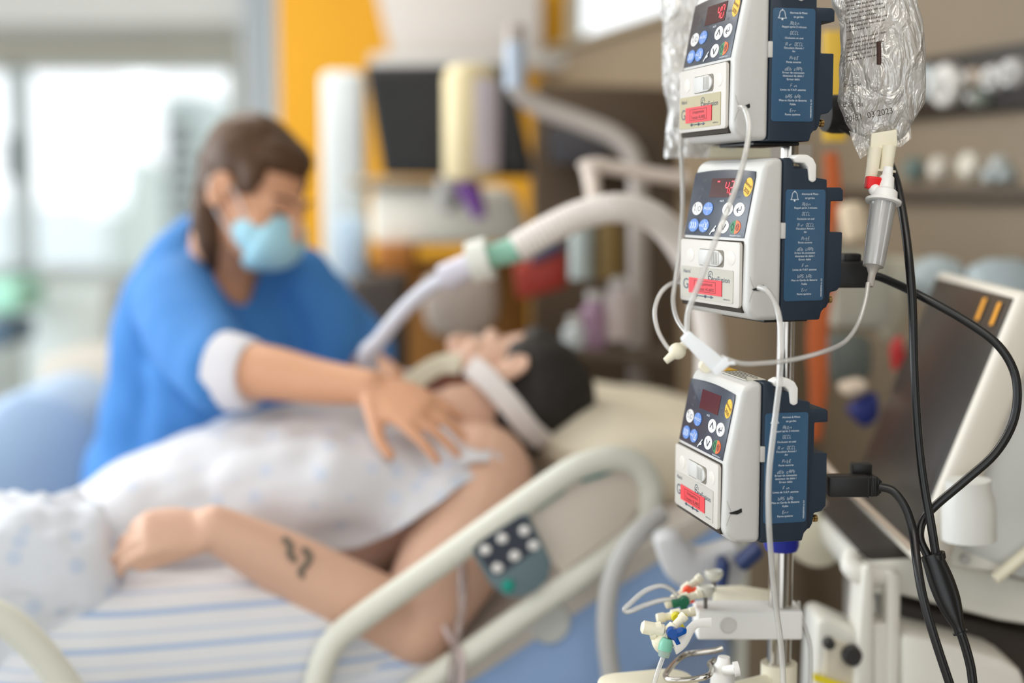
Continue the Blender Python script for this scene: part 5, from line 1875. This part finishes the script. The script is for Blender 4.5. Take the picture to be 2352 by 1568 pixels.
tube(b, [q0, q1, q2], [0.032, 0.032, 0.016], 14, 5, rounded=True)
tube(b, [P(486, 440, 2.36), P(476, 500, 2.345), P(480, 555, 2.35), P(490, 606, 2.37)], [0.030, 0.028, 0.022, 0.012], 14, 4, rounded=True)
obj('hair', fuse(b, 0.006, 3, 0.003, 30), HAIR_N, nurse)
mk = nb()
tube(mk, [(0, 0.098, -0.002), (0, 0.102, -0.020), (0, 0.104, -0.045), (0, 0.096, -0.072), (0, 0.074, -0.102)], [(0.034, 0.010), (0.050, 0.022), (0.060, 0.034), (0.058, 0.034), (0.036, 0.018)], 24, 4, M=NH @ Matrix.Translation((0, -0.016, 0)), ref=(0, 1, 0), rounded=True)
ball(mk, (0, 0.052, -0.050), (0.067, 0.055, 0.046), NH, 26)
msk = obj('face_mask', fuse(mk, 0.004, 4), mat('mask_blue', (172, 220, 236), 0.8, bump=0.2, bscale=20), nurse)
for s in (-1, 1):
    b = nb()
    tube(b, [V((s * 0.064, 0.045, -0.025)), V((s * 0.078, 0.010, 0.008)), V((s * 0.086, -0.022, 0.020)), V((s * 0.088, -0.034, -0.008)), V((s * 0.078, -0.004, -0.040)), V((s * 0.064, 0.040, -0.068))], 0.0018, 8, 5, M=NH)
    obj('ear_loop', b, mat('loop_white', (226, 224, 226), 0.8), msk)
eyes(NH, nurse)
for s in (-1, 1):
    b = nb()
    tube(b, [V((s * 0.016, 0.0935, 0.026)), V((s * 0.034, 0.089, 0.032)), V((s * 0.050, 0.076, 0.028))], 0.0028, 8, 4, M=NH, rounded=True)
    obj('eyebrow', b, HAIR_N, nurse)

# ---------------- patient
pat = thing('person', 'patient lying on the bed in a pale hospital gown, forearm tattooed, tube at the throat', 'person', PB(450, 1560, 0.35))
XR = V((1, 0, 0))
PHc = P(1162, 892, 2.20)
PH = headframe(PHc, XR * -0.52 + UP * 0.74 + FWD * 0.42, XR * 0.86 + UP * 0.34 + FWD * 0.25)
neckb = PB(1080, 1000, 0.33)
shN, shF = PB(1098, 1105, 0.165), PB(960, 965, 0.52)
elN = PB(948, 1444, 0.055)
wrN = PB(492, 1212, 0.065)
kn = PB(290, 1226, 0.060)
b = nb()
head(b, PH)
tube(b, [PH @ V((0, -0.02, -0.03)), PH @ V((0, -0.01, -0.10)), neckb], [0.058, 0.060, 0.070], 20, 4, rounded=True)
tor = [PB(120, 1380, 0.34), PB(280, 1320, 0.34), PB(480, 1240, 0.35), PB(700, 1165, 0.35), PB(870, 1120, 0.34), PB(1000, 1075, 0.335), PB(1075, 1035, 0.33)]
tor_r = [(0.185, 0.115), (0.195, 0.125), (0.195, 0.145), (0.195, 0.145), (0.190, 0.125), (0.170, 0.098), (0.10, 0.075)]
tube(b, tor, tor_r, 30, 4, rounded=True)
tube(b, [shN, neckb - V((0, 0, 0.02)), shF], [0.075, 0.072, 0.068], 18, 3, rounded=True)
tube(b, [PB(1095, 1090, 0.20), shN, shN + (elN - shN) * 0.45 + V((0.012, 0, 0.0)), elN], [0.075, 0.080, 0.077, 0.056], 20, 4, rounded=True)
tube(b, [elN, elN + (wrN - elN) * 0.30 + V((0, 0, -0.004)), elN + (wrN - elN) * 0.65, wrN], [0.052, 0.053, 0.044, 0.031], 20, 4, rounded=True)
hand(b, wrN, kn - wrN, (-0.10, -0.72, 0.66), -1, curl=0.50, spread=0.04, sc=0.95, thumb=0.25)
elF = PB(700, 1140, 0.64)
tube(b, [shF, elF, PB(480, 1130, 0.5)], [0.064, 0.045, 0.032], 16, 4, rounded=True)
hand(b, PB(480, 1130, 0.50), (-0.8, -0.3, -0.2), (0, -0.1, 1), 1, curl=0.3)
for s_ in (0.24, 0.44):
    tube(b, [BM @ V((-0.50, s_, 0.81)), BM @ V((-0.95, s_, 0.78)), BM @ V((-1.32, s_, 0.755)), BM @ V((-1.38, s_, 0.80))], [0.09, 0.062, 0.045, 0.038], 16, 4, rounded=True)
obj('body', fuse(b, 0.0046, 3), SKIN_P, pat)
# gown
b = nb()
g = [tuple(x + 0.022 for x in r) for r in tor_r]
tube(b, tor, g, 32, 4, rounded=True)
tube(b, [PB(1100, 1080, 0.19), shN + (elN - shN) * 0.3 + V((-0.02, 0, 0.0))], [0.094, 0.096], 20, 2, rounded=True)
tube(b, [shF, elF], [0.086, 0.070], 18, 2, rounded=True)
tube(b, [PB(560, 1150, 0.22), PB(760, 1120, 0.19), PB(950, 1100, 0.19)], [0.07, 0.080, 0.080], 18, 3, rounded=True)
tube(b, [shF, neckb - V((0.06, 0, 0.05)), PB(1050, 1050, 0.22)], [0.075, 0.07, 0.075], 18, 3, rounded=True)
SK = [(1000, 700), (1010, 925), (1035, 985), (1075, 1030), (1130, 1028), (1180, 1046), (1120, 1088), (1062, 1118), (1000, 1165), (930, 1215), (872, 1245), (828, 1262), (700, 1280), (640, 1700), (1800, 1700), (1800, 700)]
gw = fuse(b, 0.007, 5, disp=0.012, dsc=9, seed=4, cut=lambda p: inpoly(*pix(p), SK))
obj('gown', gw, print_cloth('gown_cloth', (214, 213, 217), (200, 207, 222), 26), pat)
b = nb()
tube(b, [PB(1055, 1052, 0.10), PB(1090, 1048, 0.09), PB(1125, 1052, 0.085)], [0.014, 0.009, 0.005], 10, 4)
obj('gown_tie', b, mat('tie_white', (226, 224, 228), 0.9), pat)
HAIR_P = mat('hair_black', (30, 24, 20), 0.6, var=0.3, vscale=20)
b = nb()
ball(b, (0, -0.030, 0.040), (0.083, 0.096, 0.086), PH, 30)
ball(b, (0, -0.060, -0.010), (0.066, 0.056, 0.066), PH, 24)
ball(b, (0, 0.010, 0.078), (0.062, 0.060, 0.034), PH, 24)
obj('hair', fuse(b, 0.006, 3, 0.002, 40), HAIR_P, pat)
b = nb()
ball(b, (0, 0.026, -0.066), (0.0575, 0.058, 0.050), PH, 26)
ball(b, (0, 0.066, -0.094), (0.026, 0.024, 0.022), PH, 18)
obj('beard', fuse(b, 0.005, 3), mat('beard_brown', (112, 66, 48), 0.8, var=0.35, vscale=60, bump=0.5, bscale=120), pat)
eyes(PH, pat)
TAT = mat('tattoo_ink', (112, 104, 92), 0.6)
# tattoos on the forearm: short inked strokes lying on the skin
for k, (ps) in enumerate([[(655, 1238), (668, 1252), (664, 1270), (675, 1284)], [(700, 1262), (712, 1276), (704, 1296), (690, 1310), (694, 1322)]]):
    b = nb()
    ppl = []
    for px, py in ps:
        r_ = ray(px, py)
        # nearest point on the forearm axis, then step out to its surface
        ax0, ax1 = elN, wrN
        best = None
        for i in range(60):
            a_ = ax0 + (ax1 - ax0) * i / 59
            d_ = (a_ - CAM).dot(FWD)
            p_ = CAM + r_ * d_
            e_ = (p_ - a_).length
            if best is None or e_ < best[0]:
                best = (e_, a_, p_, i / 59)
        rad = 0.054 - 0.010 * max(0, best[3] - 0.3) / 0.35
        off = min(best[0], rad * 0.95)
        ppl.append(best[2] - r_.normalized() * (math.sqrt(rad * rad - off * off) - 0.001))
    tube(b, ppl, 0.0045, 8, 4, rounded=True)
    obj('tattoo', b, TAT, pat)

# tube holder straps and throat tube
th = thing('tube_holder', 'white strap around the patient neck holding the throat tube', 'strap', P(1160, 920, 2.12))
b = nb()
st_ = [P(1078, 838, 2.13), P(1110, 862, 2.105), P(1145, 898, 2.09), P(1180, 940, 2.085), P(1215, 985, 2.10), P(1250, 1015, 2.13)]
tube(b, st_, [(0.017, 0.0025)] * 6, 14, 5, ref=(-0.45, -0.85, 0.45))
obj('near_strap', b, mat('strap_white', (224, 216, 212), 0.8), th)
b = nb()
tube(b, [P(938, 888, 2.13), P(975, 856, 2.14), P(1015, 836, 2.15), P(1058, 836, 2.14)], [(0.016, 0.003)] * 4, 14, 5, ref=(0.2, -0.7, 0.6))
obj('far_strap', b, mat('strap_cream', (216, 208, 186), 0.8), th)
b = nb()
tube(b, [PB(985, 1310, 0.06), PB(1000, 1390, 0.03), PB(1030, 1460, 0.0), PB(1060, 1510, -0.055), PB(1055, 1620, -0.06)], 0.0045, 10, 5)
solo('infusion_tube', 'pale thin line crossing the patient upper arm behind the rail', 'tube', b, mat('line_pale', (214, 196, 196), 0.4))
b = nb()
tube(b, [PB(1060, 1270, 0.04), PB(1062, 1380, 0.0), PB(1050, 1460, -0.02), PB(1040, 1530, -0.06), PB(1030, 1620, -0.06)], 0.0060, 10, 5)
solo('infusion_tube', 'second thin clear line hanging beside the bed control panel', 'tube', b, clear_mat('line_clear', (214, 190, 186), 0.35, 0.1, 0.2))
b = nb()
tube(b, [PB(1520, 1180, -0.10), PB(1450, 1240, -0.12), PB(1405, 1330, -0.12), PB(1392, 1440, -0.12), PB(1405, 1560, -0.12), PB(1420, 1640, -0.12)], 0.0125, 14, 6)
solo('drain_hose', 'beige drain hose hanging in a curve beside the blue mattress', 'hose', b, mat('drain_beige', (190, 188, 186), 0.5))
ck = thing('equipment_holder', 'white holder with dark blue grips hanging low behind the steel pole', 'holder', P(1620, 1320, 1.75))
obj('body', plate([(1500, 1240), (1560, 1225), (1600, 1280), (1700, 1250), (1720, 1330), (1640, 1400), (1530, 1330)], 1.78, 0.06, 0.012), mat('holder_white', (204, 204, 206), 0.5), ck)
obj('grip', plate([(1690, 1300), (1745, 1250), (1760, 1275), (1712, 1318)], 1.74, 0.04, 0.006), mat('grip_blue', (22, 44, 92), 0.5), ck)
obj('grip', plate([(1655, 1290), (1680, 1290), (1670, 1370), (1650, 1360)], 1.74, 0.04, 0.006), mat('grip_blue', (22, 44, 92)), ck)
b = nb()
lathe(b, [(0.040, 0), (0.044, 0.03), (0.040, 0.06)], P(1860, 1210, 1.95), (0, -1, 0), 24)
solo('round_knob', 'cream round knob partly hidden behind the lowest pump', 'knob', b, CREAM)
b = nb()
box(b, -0.14, 0.14, -0.01, 0.01, -0.2, 0.2, 0.02, M=Matrix.Translation(P(1660, 1040, 2.1)))
